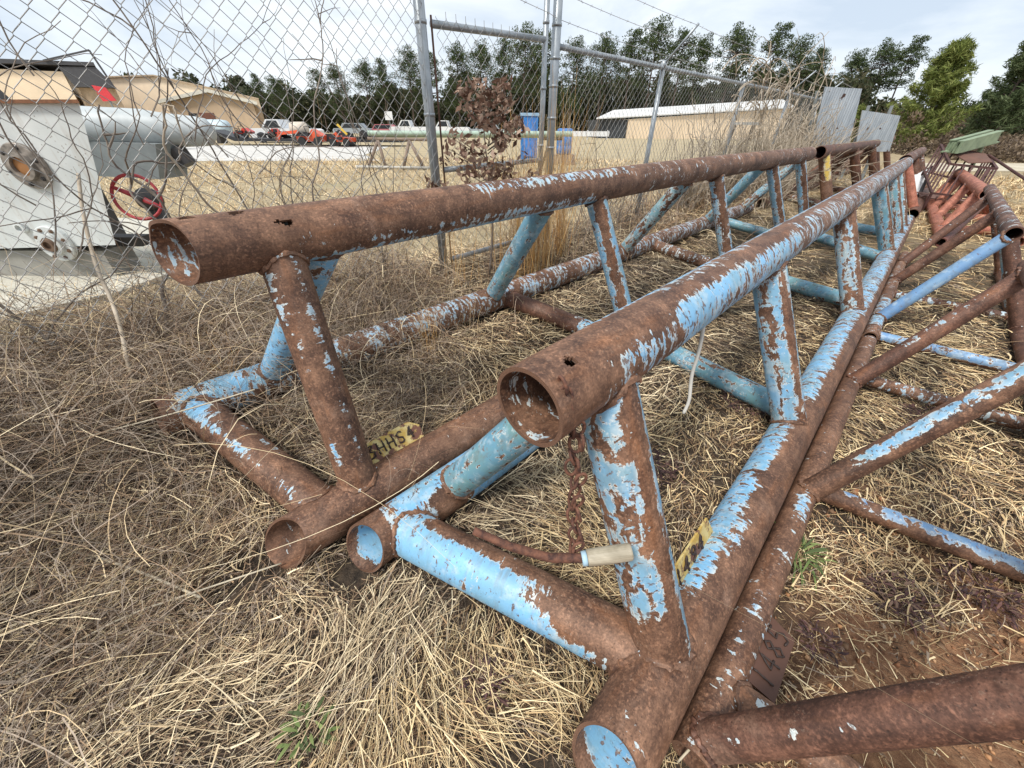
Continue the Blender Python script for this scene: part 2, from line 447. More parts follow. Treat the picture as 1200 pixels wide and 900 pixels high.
# plate
o_ = T1.P(1, .31) + V(0, 0, .03) - T1.Q * .03; ey = unit(V(0, 0, 1) * .75 - T1.Q * .65); nn = unit(np.cross(T1.D, ey)); nn = nn if nn @ (V(0, 0, 1.2) - o_) > 0 else -nn
pl = MB(); pl.prism([o_, o_ + T1.D * .26, o_ + T1.D * .27 + ey * .095, o_ + T1.D * .23 + ey * .13, o_ + T1.D * .02 + ey * .125], nn * .006)
pl = pl.build('name_plate', M_PLATE, e)
letters('3HHS4', o_ + T1.D * .03 + ey * .062 + nn * .006, T1.D, ey, nn, .043, .048, .0035, 'weld_letters', M_BEAD, e)

# ---- centre truss
T2 = Truss(44.3, [(-.3675, .8025), (.013, .084), (-.8456, .084)], R, .3)
e = T2.begin('pipe_truss', 'large blue and rust pipe truss in the centre with the rusty chain hanging off it')
T2.chord(0, .42, 9.1, M_BLUE, 'top_chord', base=-.75, na=96, inner=-.35, holes=[(.085, 72, .0115, 1.25)],
         patches=[(.22, 9, 112, 165, .35), (.20, .45, -5, 48, .12), (.12, .5, -60, 5, -.1), (.46, .95, 10, 62, .42), (.5, 9, -90, 12, .22), (.95, 1.7, 10, 62, .22), (1.7, 9, -10, 90, -.12), (.5, 1.3, 92, 106, .0), (0, .09, -180, 180, -1.5)])
T2.chord(1, .29, 8.6, M_BLUE, 'bottom_chord', endA=lambda a: .040 * np.cos(a - rad(95)), base=-.85, inner=.6, na=64, patches=[(.42, 1.75, 92, 190, .32), (.6, .85, 72, 95, .15), (1.75, 3.2, 72, 170, .25), (3.2, 9, 50, 170, .15), (.0, .12, 60, 130, -.35)])
T2.chord(2, .17, 8.8, M_BLUE, 'bottom_chord', na=64, endA=lambda a: .042 * np.cos(a - rad(60)), base=.1, inner=.75, patches=[(0, .10, -180, 180, -.6), (.12, .34, 50, 160, .5), (.24, .42, -60, 62, -.9), (.40, 1.2, -60, 200, .8)])
T2.web(0, .66, 1, .57, .072, M_WEB, base=.30, na=48, patches=[(.05, .8, 62, 92, -.8), (.30, .45, -30, 60, .02), (.50, .62, 20, 60, .35), (.62, .8, -60, 60, -.55), (.1, .6, -60, -35, -.4), (.16, .20, -20, 60, -.3)])
for (a, b, p) in [(1.91, 1.83, .3), (3.72, 3.6, .05), (5.73, 5.9, .5), (7.0, 7.0, .35), (7.82, 7.6, .15)]:
    T2.web(0, a, 1, b, .066, M_WEB if a < 4 else M_TEAL, base=p, patches=[(0, 1.2, 48, 80, -.6), (0, 1.2, -10, 4, -.35)])
for (a, b) in [(.8, .52), (1.75, 2.3), (3.4, 3.0), (4.3, 4.8), (6.2, 5.8), (7.3, 7.6)]:
    T2.web(0, a, 2, b, .062, M_TEAL, base=.4)
T2.cross(.29, .56, .078, M_BLUE, base=.85, na=64, patches=[(.12, .8, 92, 200, -.6), (.30, .36, -10, 60, .1), (.60, .9, 22, 200, -.8), (.50, .66, 45, 90, -.5), (.72, .9, -60, 30, -.25), (.02, .09, 60, 130, -.2)])
for (a, b, p) in [(2.18, 1.99, .35), (4.22, 3.98, .4), (6.5, 5.76, .45), (7.6, 7.3, .5)]:
    T2.cross(a, b, .058, M_TEAL, base=p)
o_ = T2.P(1, .70) - T2.Q * .055 + V(0, 0, .05); ey = unit(V(0, 0, 1) * .8 - T2.Q * .35); nn = unit(np.cross(T2.D, ey)); nn = nn if nn @ (V(0, 0, 1.2) - o_) > 0 else -nn
pl = MB(); pl.prism([o_, o_ + T2.D * .30, o_ + T2.D * .27 + ey * .085, o_ + T2.D * .02 + ey * .085], nn * .006); pl.build('name_plate', M_PLATE, e)
letters('1494', o_ + T2.D * .03 + ey * .018 + nn * .006, T2.D, ey, nn, .05, .055, .0035, 'weld_letters', M_BEAD, e)

# ---- slim trusses on the right
r4 = .0445
O4 = [(.52, .70), (.145, .046), (.90, .046)]
T4 = Truss(44.3, O4, r4, .5)
e = T4.begin('pipe_truss', 'slim rusty pipe truss in the right foreground, lying against the centre truss')
T4.chord(0, .2, 3.05, M_RUST, 'top_chord', base=-.7)
T4.chord(1, .45, 3.33, M_BLUE, 'bottom_chord', base=-.55, na=48, patches=[(.15, .5, 20, 120, -.05), (0, 3, 40, 90, -.42), (.85, 1.0, 50, 110, .1)])
T4.chord(2, .5, 3.3, M_BLUE, 'bottom_chord', base=-.4)
T4.web(0, .76, 1, .49, .041, M_RUST, base=-1.1, na=48, patches=[(0, 1, -50, -20, -.35)])
T4.web(0, 1.9, 1, 1.51, .041, M_WEB, base=-1.0, na=48, patches=[(0, .66, -75, -2, .15)])
T4.web(0, 2.95, 1, 2.60, .041, M_RUST, base=-.9, na=48, patches=[(.1, .6, -70, -20, -.1)])
for (a, b) in [(.4, .62), (1.3, 1.6), (2.2, 2.75)]: T4.web(0, a, 2, b, .041, M_RUST, base=-.6)
T4.cross(.64, .72, .040, M_BLUE, k1=1, k2=2, base=-.35)
T4.cross(1.57, 1.68, .036, M_COBALT, k1=1, k2=2, base=.0, patches=[(0, .14, -180, 180, -.8), (0, .8, -100, 25, -.7), (.1, .9, 70, 120, .3)])
T4.cross(2.72, 2.78, .034, M_BLUE, k1=1, k2=2, base=-.2)
o_ = T4.P(1, .70) + T4.Q * .035 + V(0, 0, .0); ey = unit(T4.Q - V(0, 0, .12)); nn = V(0, 0, 1)
pl = MB(); pl.prism([o_, o_ + T4.D * .22, o_ + T4.D * .20 + ey * .075, o_ + T4.D * .0 + ey * .075], V(0, 0, .005)); pl.build('name_plate', M_RUST, e)
letters('1485', o_ + T4.D * .02 + ey * .062 + V(0, 0, .006), T4.D, -ey, nn, .046, .05, .003, 'weld_letters', M_BEAD, e)

T3 = Truss(44.3, O4, r4, 3.4)
e = T3.begin('pipe_truss', 'slim pipe truss with one bright cobalt blue diagonal, beyond the right foreground truss')
T3.chord(0, 4.0, 7.1, M_RUST, 'top_chord', base=-.45, patches=[(0, 3, 60, 130, -.3)])
T3.chord(1, 3.4, 6.3, M_BLUE, 'bottom_chord', base=-.35, patches=[(.2, .9, 40, 140, .1)])
T3.chord(2, 3.5, 6.3, M_RUST, 'bottom_chord', base=-.45)
T3.web(0, 4.03, 1, 3.83, .041, M_COBALT, base=1.0, patches=[(0, .75, 70, 180, .2)], label='cobalt blue diagonal pipe')
T3.web(0, 5.12, 1, 5.0, .041, M_RUST, base=-.6)
T3.web(0, 6.4, 1, 5.78, .041, M_RUST, base=-.5)
for (a, b, mt, p) in [(4.45, 4.3, M_RUST, -.5), (4.8, 4.75, M_TEAL, .1), (6.0, 6.1, M_RUST, -.4)]: T3.web(0, a, 2, b, .041, mt, base=p)
T3.cross(3.47, 3.52, .035, M_COBALT, k1=1, k2=2, base=.35, patches=[(0, .7, -100, -20, -.6)])
T3.cross(4.6, 4.62, .033, M_RUST, k1=1, k2=2, base=-.2)

# ---- trusses beyond
T5 = Truss(44.9, [(-1.39, .95), (-1.0, .09), (-1.9, .20)], R, 8.0)
e = T5.begin('pipe_truss', 'dark rusty pipe truss with a yellow painted post, beyond the end of the left truss')
T5.chord(0, 7.75, 13.6, M_RUST, 'top_chord', base=-.8); T5.chord(1, 7.6, 13.4, M_RUST, 'bottom_chord', base=-.8); T5.chord(2, 7.7, 13.4, M_RUST, 'bottom_chord', base=-.8)
T5.web(0, 8.05, 1, 8.1, .075, M_YELLOW, base=-.8, patches=[(0, .42, 0, 70, .6)], label='rusty post with a yellow painted side')
for (a, b) in [(10.6, 10.9), (12.9, 13.2)]: T5.web(0, a, 1, b, .075, M_RUST, base=-.9)
for (a, b) in [(9.9, 8.9), (10.8, 11.6), (13.2, 12.3)]: T5.web(0, a, 2, b, .07, M_RUST, base=-.9)
T5.cross(9.0, 9.1, .06, M_TEAL, base=-.2); T5.cross(11.5, 11.4, .06, M_RUST, base=-.6)
T7 = Truss(44.9, [(-1.55, .98), (-1.15, .1), (-2.0, .2)], R, 14.6)
e = T7.begin('pipe_truss', 'farthest red-brown pipe truss, beyond the truss with the yellow post')
T7.chord(0, 14.3, 18.5, M_RUST, 'top_chord', base=-.8); T7.chord(1, 14.2, 18, M_RUST, 'bottom_chord', base=-.8); T7.chord(2, 14.2, 18, M_RUST, 'bottom_chord', base=-.8)
for (a, b) in [(14.8, 14.9), (17, 17.3)]: T7.web(0, a, 1, b, .075, M_RUST, base=-.9); T7.web(0, a + .5, 2, b + 1, .07, M_RUST, base=-.9)
T8 = Truss(44.3, [(-.40, .82), (0.03, .09), (-.85, .09)], R, 9.3)
e = T8.begin('pipe_truss', 'rusty pipe truss with an orange post, beyond the far end of the blue centre truss')
T8.chord(0, 9.45, 14.0, M_RUST, 'top_chord', base=-.45); T8.chord(1, 9.3, 13.6, M_RUST, 'bottom_chord', base=-.7); T8.chord(2, 9.3, 13.6, M_RUST, 'bottom_chord', base=-.7)
T8.web(0, 9.75, 1, 9.7, .062, M_ORANGE, base=-1.2, label='orange rusted post')
for (a, b) in [(11.6, 11.5), (13.3, 13.1)]: T8.web(0, a, 1, b, .062, M_RUST, base=-.6)
for (a, b) in [(10.2, 10.9), (12.4, 12)]: T8.web(0, a, 2, b, .06, M_RUST, base=-.6)
T6 = Truss(40.6, [(1.12, .56), (.92, .07), (1.62, .07)], .07, 8)
e = T6.begin('pipe_truss', 'orange-red oxide pipe truss below the barred steel rack')
T6.chord(0, 8.0, 11.9, M_ORANGE, 'top_chord', base=-1.5); T6.chord(1, 7.75, 12.0, M_ORANGE, 'bottom_chord', base=-1.5); T6.chord(2, 7.9, 12.0, M_ORANGE, 'bottom_chord', base=-1.5)
for a in (8.5, 9.7, 10.9, 11.8):
    T6.web(0, a, 1, a + .1 - .5, .058, M_ORANGE, base=-1.5); T6.web(0, a, 2, a + .3, .058, M_ORANGE, base=-1.5); T6.cross(a - .2, a + .2, .055, M_ORANGE, k1=1, k2=2, base=-1.5)
T9 = Truss(47.0, [(1.28, .82), (.95, .06), (1.75, .06)], .05, 5.3)
e = T9.begin('pipe_truss', 'dark brown pipe truss at the right edge, behind the slim truss with the blue diagonal')
T9.chord(0, 5.4, 9.5, M_RUST, 'top_chord', base=-.8); T9.chord(1, 5.0, 9.4, M_RUST, 'bottom_chord', base=-.8); T9.chord(2, 5.0, 9.4, M_RUST, 'bottom_chord', base=-.8)
for a in (5.6, 6.9, 8.2): T9.web(0, a, 1, a - .3, .045, M_RUST, base=-.8); T9.web(0, a + .3, 2, a, .045, M_RUST, base=-.8)
lp = MB()
loose = pipe('loose_pipe', V(4.46, 4.07, .27), V(6.13, 5.39, .43), .045, M_OXD, None, base=-1.2, openA=True, openB=True)
tag(loose, 'loose open-ended red-brown pipe lying between the slim truss and the orange truss', 'pipe')

# ------------------------------------------------------------------ chain and hooked bar
M_CHAIN = pipe_mat('chain_rust', rust_a=(.06, .025, .018), rust_b=(.15, .06, .04))
def chain_mat():
    t = NT('rusty_chain_steel'); tc = t.n('ShaderNodeTexCoord').outputs['Object']
    t.col(t.mix(t.rng(t.noise(tc, 60, 4, .6), .35, .65), (.05, .022, .017), (.20, .085, .05))); t.set(Roughness=.8); t.bump(t.noise(tc, 300, 3), .7, .002); return t.m
M_CHAIN = chain_mat()
def f_px(al_pt): return al_pt
CT = V(.1197, .5533, .7493)
CB = V(.138, .474, .484)
m = MB()
def link_ring(c, d, side, a=.018, b=.0115, r=.0036):
    d = unit(d); side = unit(side - d * np.dot(side, d))
    th_ = np.linspace(0, 2 * math.pi, 15)[:-1]
    m.tube([c + d * (a * math.cos(q)) + side * (b * math.sin(q)) for q in th_], r, 6, closed=True)
path = []
for i in range(9): path.append(CT + T2.Q * .006 + V(0, 0, -.012 * i) * (1 if i < 4 else 1) + V(.000, -.001 * i, 0))
nl = int(np.linalg.norm(CB - CT) / .026)
top3 = [V(*q) for q in ((.0896, .5379, .868), (.0972, .5324, .8423), (.1074, .5372, .8053), (.1197, .5533, .7493))]
nl3 = 4
for i in range(nl3):
    q = i / nl3 * (len(top3) - 1); k = int(q); c = top3[k] + (top3[k + 1] - top3[k]) * (q - k); d = top3[k + 1] - top3[k]
    link_ring(c, d, V(1, .3, .2) if i % 2 else V(.2, -.8, .8))
for i in range(nl + 1):
    q = i / nl; c = CT + (CB - CT) * q + V(.004 * math.sin(i * 1.7), .003 * math.cos(i * 2.1), 0)
    sd = V(1, .2, 0) if i % 2 else V(.1, -1, 0)
    link_ring(c, CB - CT + V(.1 * math.sin(i), 0, 0), sd + V(.3 * math.sin(i * 2.2), .3 * math.cos(i), 0))
    if i % 3 != 2:
        link_ring(c + V(.011, -.006, .01), V(.3 * math.sin(i * 3), 0, -1), V(.2, -1, 0) if i % 2 else V(1, .2, 0))
for i in range(0): link_ring(CT + V(-.004 - .010 * i, -.002, .010 * i), T2.D * .3 + V(0, 0, 1) - T2.Q * .7, T2.Q + V(0, 0, .3 * i))
tag(m.build('hanging_chain', M_CHAIN, None, smooth=True), 'rusty steel chain hanging from the open end of the blue centre truss', 'chain')
hb = thing('hooked_bar', 'curved rusty rebar with a tan sleeve on its end, hanging on the rusty chain', 'bar', CB)
PTS = dict()
a0, a1, a2, a3, a4 = [V(*q) for q in ((-.080, .480, .529), (.0, .462, .500), (.085, .450, .478), (.165, .452, .476), (.262, .458, .492))]
t_ = np.linspace(0, 1, 24)
ctrl = [a0, a1, a2, a3]; cx = np.interp(t_, [0, .45, .75, 1], [p[0] for p in ctrl]); cy = np.interp(t_, [0, .45, .75, 1], [p[1] for p in ctrl]); cz = np.interp(t_, [0, .45, .75, 1], [p[2] for p in ctrl])
k = np.array([.25, .5, .25]); czs = cz.copy(); czs[1:-1] = np.convolve(cz, k, 'valid')
m = MB(); m.tube(np.stack([cx, cy, czs], 1), np.linspace(.0085, .0105, 24) * (1 + .03 * np.sin(np.arange(24) * 1.1)), 12); m.build('rebar', M_CHAIN, hb, smooth=True)
t = NT('tan_sleeve'); tc = t.n('ShaderNodeTexCoord').outputs['Object']
t.col(t.mix(t.rng(t.noise(t.mul(tc, (1, 1, 6)), 14, 4, .6), .35, .7), (.28, .24, .17), (.50, .44, .33))); t.set(Roughness=.4); M_SLEEVE = t.m
dv = unit(a4 - a3); m = MB(); c0 = a3
m.lathe(c0, dv, [(.001, 0), (.0165, .0), (.018, .002), (.0186, .045), (.0182, .092), (.0165, .095), (.001, .0952)], 24); m.build('sleeve', M_SLEEVE, hb, smooth=False)
m = MB(); m.lathe(c0, dv, [(.012, -.012), (.0155, -.011), (.0160, -.001), (.012, 0)], 20); m.build('blue_collar', plain('pale_blue_collar', (.35, .5, .6), .5), hb, smooth=True)

# ------------------------------------------------------------------ fences
t = NT('galvanised_steel'); tc = t.n('ShaderNodeTexCoord').outputs['Object']
t.col(t.mix(t.rng(t.noise(tc, 9, 5, .6), .3, .7), (.26, .29, .31), (.44, .47, .49))); t.set(Roughness=.42, Metallic=.55); M_GALV = t.m
t = NT('galvanised_wire'); tc = t.n('ShaderNodeTexCoord').outputs['Object']
t.col(t.mix(t.rng(t.noise(tc, 3, 4, .6), .35, .65), (.24, .235, .225), (.46, .45, .43))); t.set(Roughness=.5, Metallic=.25); M_WIRE = t.m
FP = -2.60
def F(al, z, dp=0.0): return D0 * al + Q0 * (FP + dp) + V(0, 0, z)
def gz(al, dp=0): p = F(al, 0, dp); return float(ground(p[0], p[1]))
def fabric(a0, a1, z0, z1, w=.039, r=.0016, dp=.045, seed=0, sag=.0, top_knuckle=True, sz=0.0, hook=True):
    m = MB(); n = int(round((a1 - a0) / w)); h = w * 1.05; k = int((z1 - z0) / h)
    rs = np.random.default_rng(seed)
    for i in range(n):
        x0 = a0 + i * w
        j = np.arange(k + 1); zz = z1 - j * h; xx = np.where(j % 2 == i % 2, x0, x0 + w)
        # kinks where wires hook round each other: three points per bend
        al = xx; off = sag * (vnoise(al, zz, 1.3, seed) - .5) + np.where(j % 2 == i % 2, .0015, -.0015)
        skew = sz * (vnoise(al, zz, .8, seed + 5) - .5)
        P = D0[None, :] * (al + skew)[:, None] + Q0[None, :] * (FP + dp + off)[:, None] + np.array([0, 0, 1.])[None, :] * zz[:, None]
        if hook:
            Pa = P.copy(); Pb = P.copy(); Pa[:, 2] += .0035; Pb[:, 2] -= .0035; P = np.stack([Pa, Pb], 1).reshape(-1, 3)
        if top_knuckle and i % 2: P = np.concatenate([[P[0] + V(0, 0, .03)], P])
        m.tube(P, r, 4, cap=False)
    return m
def post(m, al, z1, r, dp=0.0, z0=None): 
    z0 = gz(al, dp) - .1 if z0 is None else z0
    m.tube([F(al, z0, dp), F(al, z1, dp)], r, 16)
def ringband(m, al, z, r, dp=0.0, h=.02): m.lathe(F(al, z, dp), (0, 0, 1), [(r, -h / 2), (r + .004, -h / 2), (r + .004, h / 2), (r, h / 2)], 16)

fl = thing('chain_link_fence', 'tall chain link fence panel at the left, overgrown with bare vines, ending at the gate', 'fence', F(1.82, 0))
m = MB(); post(m, 1.82, 2.55, .034)
for z in (.85, 1.3, 1.76, 2.2): ringband(m, 1.82, z, .034)
m.build('post', M_GALV, fl, smooth=True)
m = MB(); post(m, -1.3, 2.25, .03); m.build('post', M_GALV, fl, smooth=True)
m = MB(); m.tube([F(-2.4, 2.2), F(1.82, 2.2)], .021, 12); m.build('top_rail', M_GALV, fl, smooth=True)
m = fabric(-2.2, 1.80, .28, 2.2, seed=2, sag=.05, sz=.035, r=.0016); m.build('wire_mesh', M_WIRE, fl, recalc=False)
m = MB(); m.tube([F(1.79, .3, .04), F(1.79, 2.2, .04)], .005, 4); m.build('tension_bar', M_GALV, fl)

gt = thing('chain_link_gate', 'narrow chain link walk gate between the two grey posts', 'gate', F(1.9, 0))
m = MB(); m.tube([F(1.90, 1.76), F(2.97, 1.80)], .021, 12); m.build('top_rail', M_GALV, gt, smooth=True)
m = MB(); m.tube([F(1.90, .97), F(2.97, .99)], .019, 12); m.build('middle_rail', M_GALV, gt, smooth=True)
m = MB(); m.tube([F(1.90, .32), F(2.97, .34)], .019, 12); m.build('bottom_rail', M_GALV, gt, smooth=True)
m = MB(); m.tube([F(2.98, .25), F(2.98, 2.5)], .022, 14)
for z in (1.1, 1.5, 1.9): ringband(m, 2.98, z, .022)
m.build('gate_stile', M_GALV, gt, smooth=True)
m = MB(); m.tube([F(1.90, .25), F(1.90, 1.80)], .007, 6); m.build('gate_hinge_bar', plain('rusty_bar', (.12, .06, .04), .7), gt)
m = fabric(1.915, 2.96, .30, 1.79, w=.040, seed=4, sag=.01, dp=.03); m.build('wire_mesh', M_WIRE, gt, recalc=False)

fr = thing('chain_link_fence', 'long chain link fence with barbed wire arms, running away from the gate into the brush', 'fence', F(3.1, 0))
m = MB(); post(m, 3.11, 2.7, .036)
for z in (.8, 1.08, 1.3, 1.52, 1.7, 1.9, 2.1): ringband(m, 3.11, z, .036)
m.build('terminal_post', M_GALV, fr, smooth=True)
arms = []
for al in (4.96, 7.54, 10.1, 12.7, 15.3):
    m = MB(); post(m, al, 1.80, .027); m.lathe(F(al, 1.8), (0, 0, 1), [(.031, -.03), (.033, .01), (.02, .04), (.001, .045)], 14)
    m.build('post', M_GALV, fr, smooth=True)
    m = MB(); b0 = F(al, 1.80); b1 = F(al, 2.10, .30) ; m.tube([b0, b1], .013, 8); m.build('barbed_wire_arm', M_GALV, fr, smooth=True); arms.append((b0, b1))
m = MB(); m.tube([F(3.13, 1.775), F(6, 1.78), F(9, 1.785), F(16.5, 1.78)], .021, 12); m.build('top_rail', M_GALV, fr, smooth=True)
m = fabric(3.15, 12.5, .22, 1.80, seed=9, sag=.03, sz=.02, hook=False); m.build('wire_mesh', M_WIRE, fr, recalc=False)
def barbed(pts, seed):
    m = MB(); pts = np.array(pts); rs = np.random.default_rng(seed); P = []
    for a, b in zip(pts[:-1], pts[1:]):
        L = np.linalg.norm(b - a); n = max(2, int(L / .12))
        for i in range(n):
            q = i / n; P.append(a + (b - a) * q + V(0, 0, -.02 * L * 4 * q * (1 - q) * .4))
    P.append(pts[-1]); P = np.array(P); m.tube(P, .0019, 4)
    for i in range(1, len(P) - 1):
        d = unit(P[i + 1] - P[i]); s_ = unit(np.cross(d, (0, 0, 1))); 
        for sg in (1, -1):
            v_ = unit(s_ * sg * rs.uniform(.3, 1) + V(0, 0, rs.uniform(-1, 1))); m.tube([P[i] - v_ * .013 + d * .004 * sg, P[i] + v_ * .013 + d * .004 * sg], .0013, 3, cap=False)
    return m
for k in range(3):
    q = (k + .6) / 2.7; z_ = 1.93 + .15 * k
    pts = [F(1.82, z_ + .14, .02), F(2.98, z_ + .02, .02), F(3.11, z_, .02)] + [a + (b - a) * q for a, b in arms]
    barbed(pts, 20 + k).build('barbed_wire', M_WIRE, fr, recalc=False)

# ------------------------------------------------------------------ tank behind the fence
M_TANK = (lambda t: t)(NT('dirty_white_steel')); t = M_TANK; tc = t.n('ShaderNodeTexCoord').outputs['Object']
c_ = t.mix(t.rng(t.noise(tc, 2.2, 4, .6), .3, .7), (.48, .51, .50), (.68, .70, .68))
c_ = t.mix(t.rng(t.noise(t.mul(tc, (8, 8, 1)), 2, 4, .6), .55, .75, 0, .5), c_, (.35, .27, .19))
t.col(t.mix(t.math('MULTIPLY', t.rng(t.vor(tc, 34), .05, .20, .8, 0), t.rng(t.noise(tc, 3, 3), .42, .55)), c_, (.16, .10, .06))); t.set(Roughness=.5); M_TANK = t.m
M_DARK = plain('dark_greasy_steel', (.05, .045, .042), .6, var=.4); M_RUSTP = plain('plain_rust', (.20, .085, .04), .8, var=.4, scale=20); M_GREY = plain('grey_paint', (.22, .24, .24), .55, var=.2)
tk = thing('process_tank', 'dirty white steel tank with two round flanges, behind the left fence panel', 'tank', (-3.4, 2.9, .2))
m = MB(); m.prism([V(-4.9, 2.88, 1.33), V(-2.69, 2.88, 1.345), V(-2.97, 2.88, .49), V(-4.9, 2.88, .42)], V(-.30, .30, 0)); m.build('side_panel', M_TANK, tk)
m = MB(); m.prism([V(-4.9, 2.85, 1.325), V(-2.66, 2.85, 1.34), V(-2.98, 3.15, 1.34), V(-4.9, 3.15, 1.325)], V(0, 0, .018)); m.build('top_rim', M_RUSTP, tk)
m = MB(); m.box((-3.9, 3.05, .33), (1.5, .25, .20)); m.build('skid_beam', plain('concrete_grey_beam', (.27, .26, .23), .8), tk)
m = MB(); m.box((-3.85, 3.15, .46), (1.75, .12, .07)); m.build('gap_frame', M_DARK, tk)
def flange(c, R_, n, cen, mat2, rib=True):
    m = MB(); y = V(0, -1, 0); m.lathe(c, y, [(R_, -.01), (R_, .018), (R_ - .006, .024), (R_ * .62, .024), (R_ * .60, .05), (R_ * .42, .052), (R_ * .40, .02), (R_ * .1, .018)], 32)
    f = m.build('flange', M_TANK if cen != 'cap' else plain('greasy_flange', (.24, .21, .18), .5, .3, .5, 25), tk, smooth=False)
    for i in range(n):
        m = MB(); a = i * 2 * math.pi / n + .3; q = c + V(math.cos(a), 0, math.sin(a)) * R_ * .8; m.lathe(q, y, [(.014, .015), (.014, .030), (.008, .032), (.008, .038), (.001, .039)], 6)
        m.build('bolt', mat2, f)
    m = MB(); m.lathe(c, y, [(R_ * .42, .0), (R_ * .42, .03), (R_ * .3, .034), (.001, .034)], 24) if cen == 'cap' else m.lathe(c, y, [(R_ * .40, .05), (R_ * .34, .07), (R_ * .22, .07), (R_ * .20, .01), (.001, .01)], 24)
    m.build('hub', mat2 if cen != 'cap' else plain('orange_rust_cap', (.33, .15, .05), .7), f)
flange(V(-3.25, 2.875, 1.0), .135, 6, 'cap', M_DARK)
flange(V(-3.40, 2.875, .50), .125, 8, 'ring', plain('brown_hub', (.16, .10, .065), .6, .3))
m = MB(); m.lathe(V(-3.57, 2.875, .61), (0, -1, 0), [(.035, 0), (.035, .03), (.022, .032), (.02, .005), (.001, .004)], 20); m.build('pipe_boss', M_TANK, tk)
m = MB()
for x, h_ in ((-3.62, .10), (-3.53, .10)): m.box((x, 3.05, 1.36 + h_ / 2), (.018, .03, h_), .0); m.box((x, 3.05, 1.36 + h_), (.06, .04, .05))
m.bar(V(-3.34, 3.05, 1.35), V(-3.45, 3.05, 1.52), .07, .05); m.box((-3.66, 3.05, 1.365), (.22, .06, .03)); m.build('top_fittings', M_DARK, tk)
tk2 = thing('horizontal_vessel', 'white capsule-shaped steel vessel with grey underside, lying behind the tank', 'tank', (-3.1, 3.7, .2))
m = MB(); m.lathe(V(-3.7, 3.75, 1.215), V(1, .25, -.035), [(.02, -.02), (.13, 0), (.145, .06), (.145, .55), (.125, .72), (.11, .95), (.10, 1.02), (.05, 1.06), (.001, 1.07)], 28); m.build('shell', plain('vessel_grey_white', (.42, .45, .45), .5, var=.3, scale=3), tk2, smooth=True)
m = MB(); m.prism([V(-3.75, 3.68, 1.12), V(-2.98, 3.68, 1.10), V(-3.08, 3.68, .84), V(-3.6, 3.68, .86)], V(.03, .3, 0)); m.build('saddle', M_GREY, tk2)
m = MB(); m.tube([V(-3.0, 3.9, 1.05), V(-2.95, 3.9, .93)], .08, 14); m.build('outlet', M_DARK, tk2)
for x_ in (-4.4, -3.9):
    m = MB(); m.box((x_, 3.85, .50), (.1, .1, .7)); m.build('leg', M_DARK, tk2)
vw = thing('valve_wheel', 'red handwheel on a dark valve stem beside the white tank', 'valve', (-2.72, 2.98, .2))
m = MB(); c = V(-2.72, 2.98, .80); ax = unit(V(.25, -1, .25)); ee = unit(np.cross(ax, (0, 0, 1))); gg = np.cross(ee, ax); q = np.linspace(0, 2 * math.pi, 33)[:-1]
m.tube([c + .145 * (math.cos(a) * ee + math.sin(a) * gg) for a in q], .011, 8, closed=True)
for a in (.5, .5 + math.pi): m.tube([c - ax * .03, c + .145 * (math.cos(a) * ee + math.sin(a) * gg)], [.022, .012], 8)
M_REDP = plain('red_paint_dull', (.32, .03, .035), .5, var=.3, scale=20)
m.build('handwheel', M_REDP, vw, smooth=True)
m = MB(); m.lathe(c - ax * .2, ax, [(.06, 0), (.075, .02), (.075, .1), (.05, .12), (.03, .2), (.001, .2)], 20); m.tube([c - ax * .15, c - ax * .15 + V(0, .02, -.6)], .05, 10); m.build('valve_body', M_DARK, vw, smooth=True)

# ------------------------------------------------------------------ the setting
def grow(a, b, st, far, k=1.25):
    c = list(np.arange(a, b + 1e-6, st)); s_ = st; x = c[-1]
    hi = []
    while x < far: s_ *= k; x += s_; hi.append(x)
    s_ = st; x = c[0]; lo = []
    while x > -far: s_ *= k; x -= s_; lo.append(x)
    return np.array(lo[::-1] + c + hi)
gx = grow(-5, 9, .09, 900); gy = grow(-1, 10, .09, 900)
X, Y = np.meshgrid(gx, gy, indexing='ij'); Z = ground(X, Y)
v = np.stack([X, Y, Z], -1).reshape(-1, 3); nx, ny = len(gx), len(gy)
ii, jj = np.meshgrid(np.arange(nx - 1), np.arange(ny - 1), indexing='ij'); b_ = (ii * ny + jj).ravel()
fq = np.stack([b_, b_ + ny, b_ + ny + 1, b_ + 1], 1)
t = NT('yard_ground'); g_ = t.n('ShaderNodeNewGeometry').outputs['Position']
def dotv(vec):
    nd = t.n('ShaderNodeVectorMath', operation='DOT_PRODUCT'); t.l(g_, nd.inputs[0]); nd.inputs[1].default_value = vec.tolist(); return nd.outputs['Value']
perp = dotv(Q0); alng = dotv(D0)
n_a = t.noise(g_, 2.2, 6, .6); n_b = t.noise(g_, 34, 6, .65); n_c = t.noise(g_, .35, 4, .6)
dark = t.mix(t.rng(n_b, .35, .68), (.030, .021, .014), (.13, .09, .056))  # brown soil, darkened so shade between the strands is painted in
clay = t.mix(t.rng(n_b, .32, .68), (.20, .085, .04), (.52, .28, .145))
clay = t.mix(t.rng(t.noise(g_, 12, 6, .7),   .52, .64, 0, .4), clay, (.18, .10, .055))
cm = t.math('MULTIPLY', t.rng(perp, .15, .4), t.rng(t.math('ADD', n_a, t.rng(alng, .9, 2.2, .16, -.16)), .46, .54))
near = t.mix(cm, dark, clay)
straw = t.mix(t.rng(t.noise(g_, 7, 6, .7), .3, .7), (.30, .22, .12), (.62, .52, .33))
straw = t.mix(t.rng(t.noise(t.mul(g_, (1, 3, 1)), .35, 5, .6), .45, .7, 0, .6), straw, (.30, .24, .15))
straw = t.mix(t.rng(n_c, .55, .7, 0, .35), straw, (.26, .25, .13))
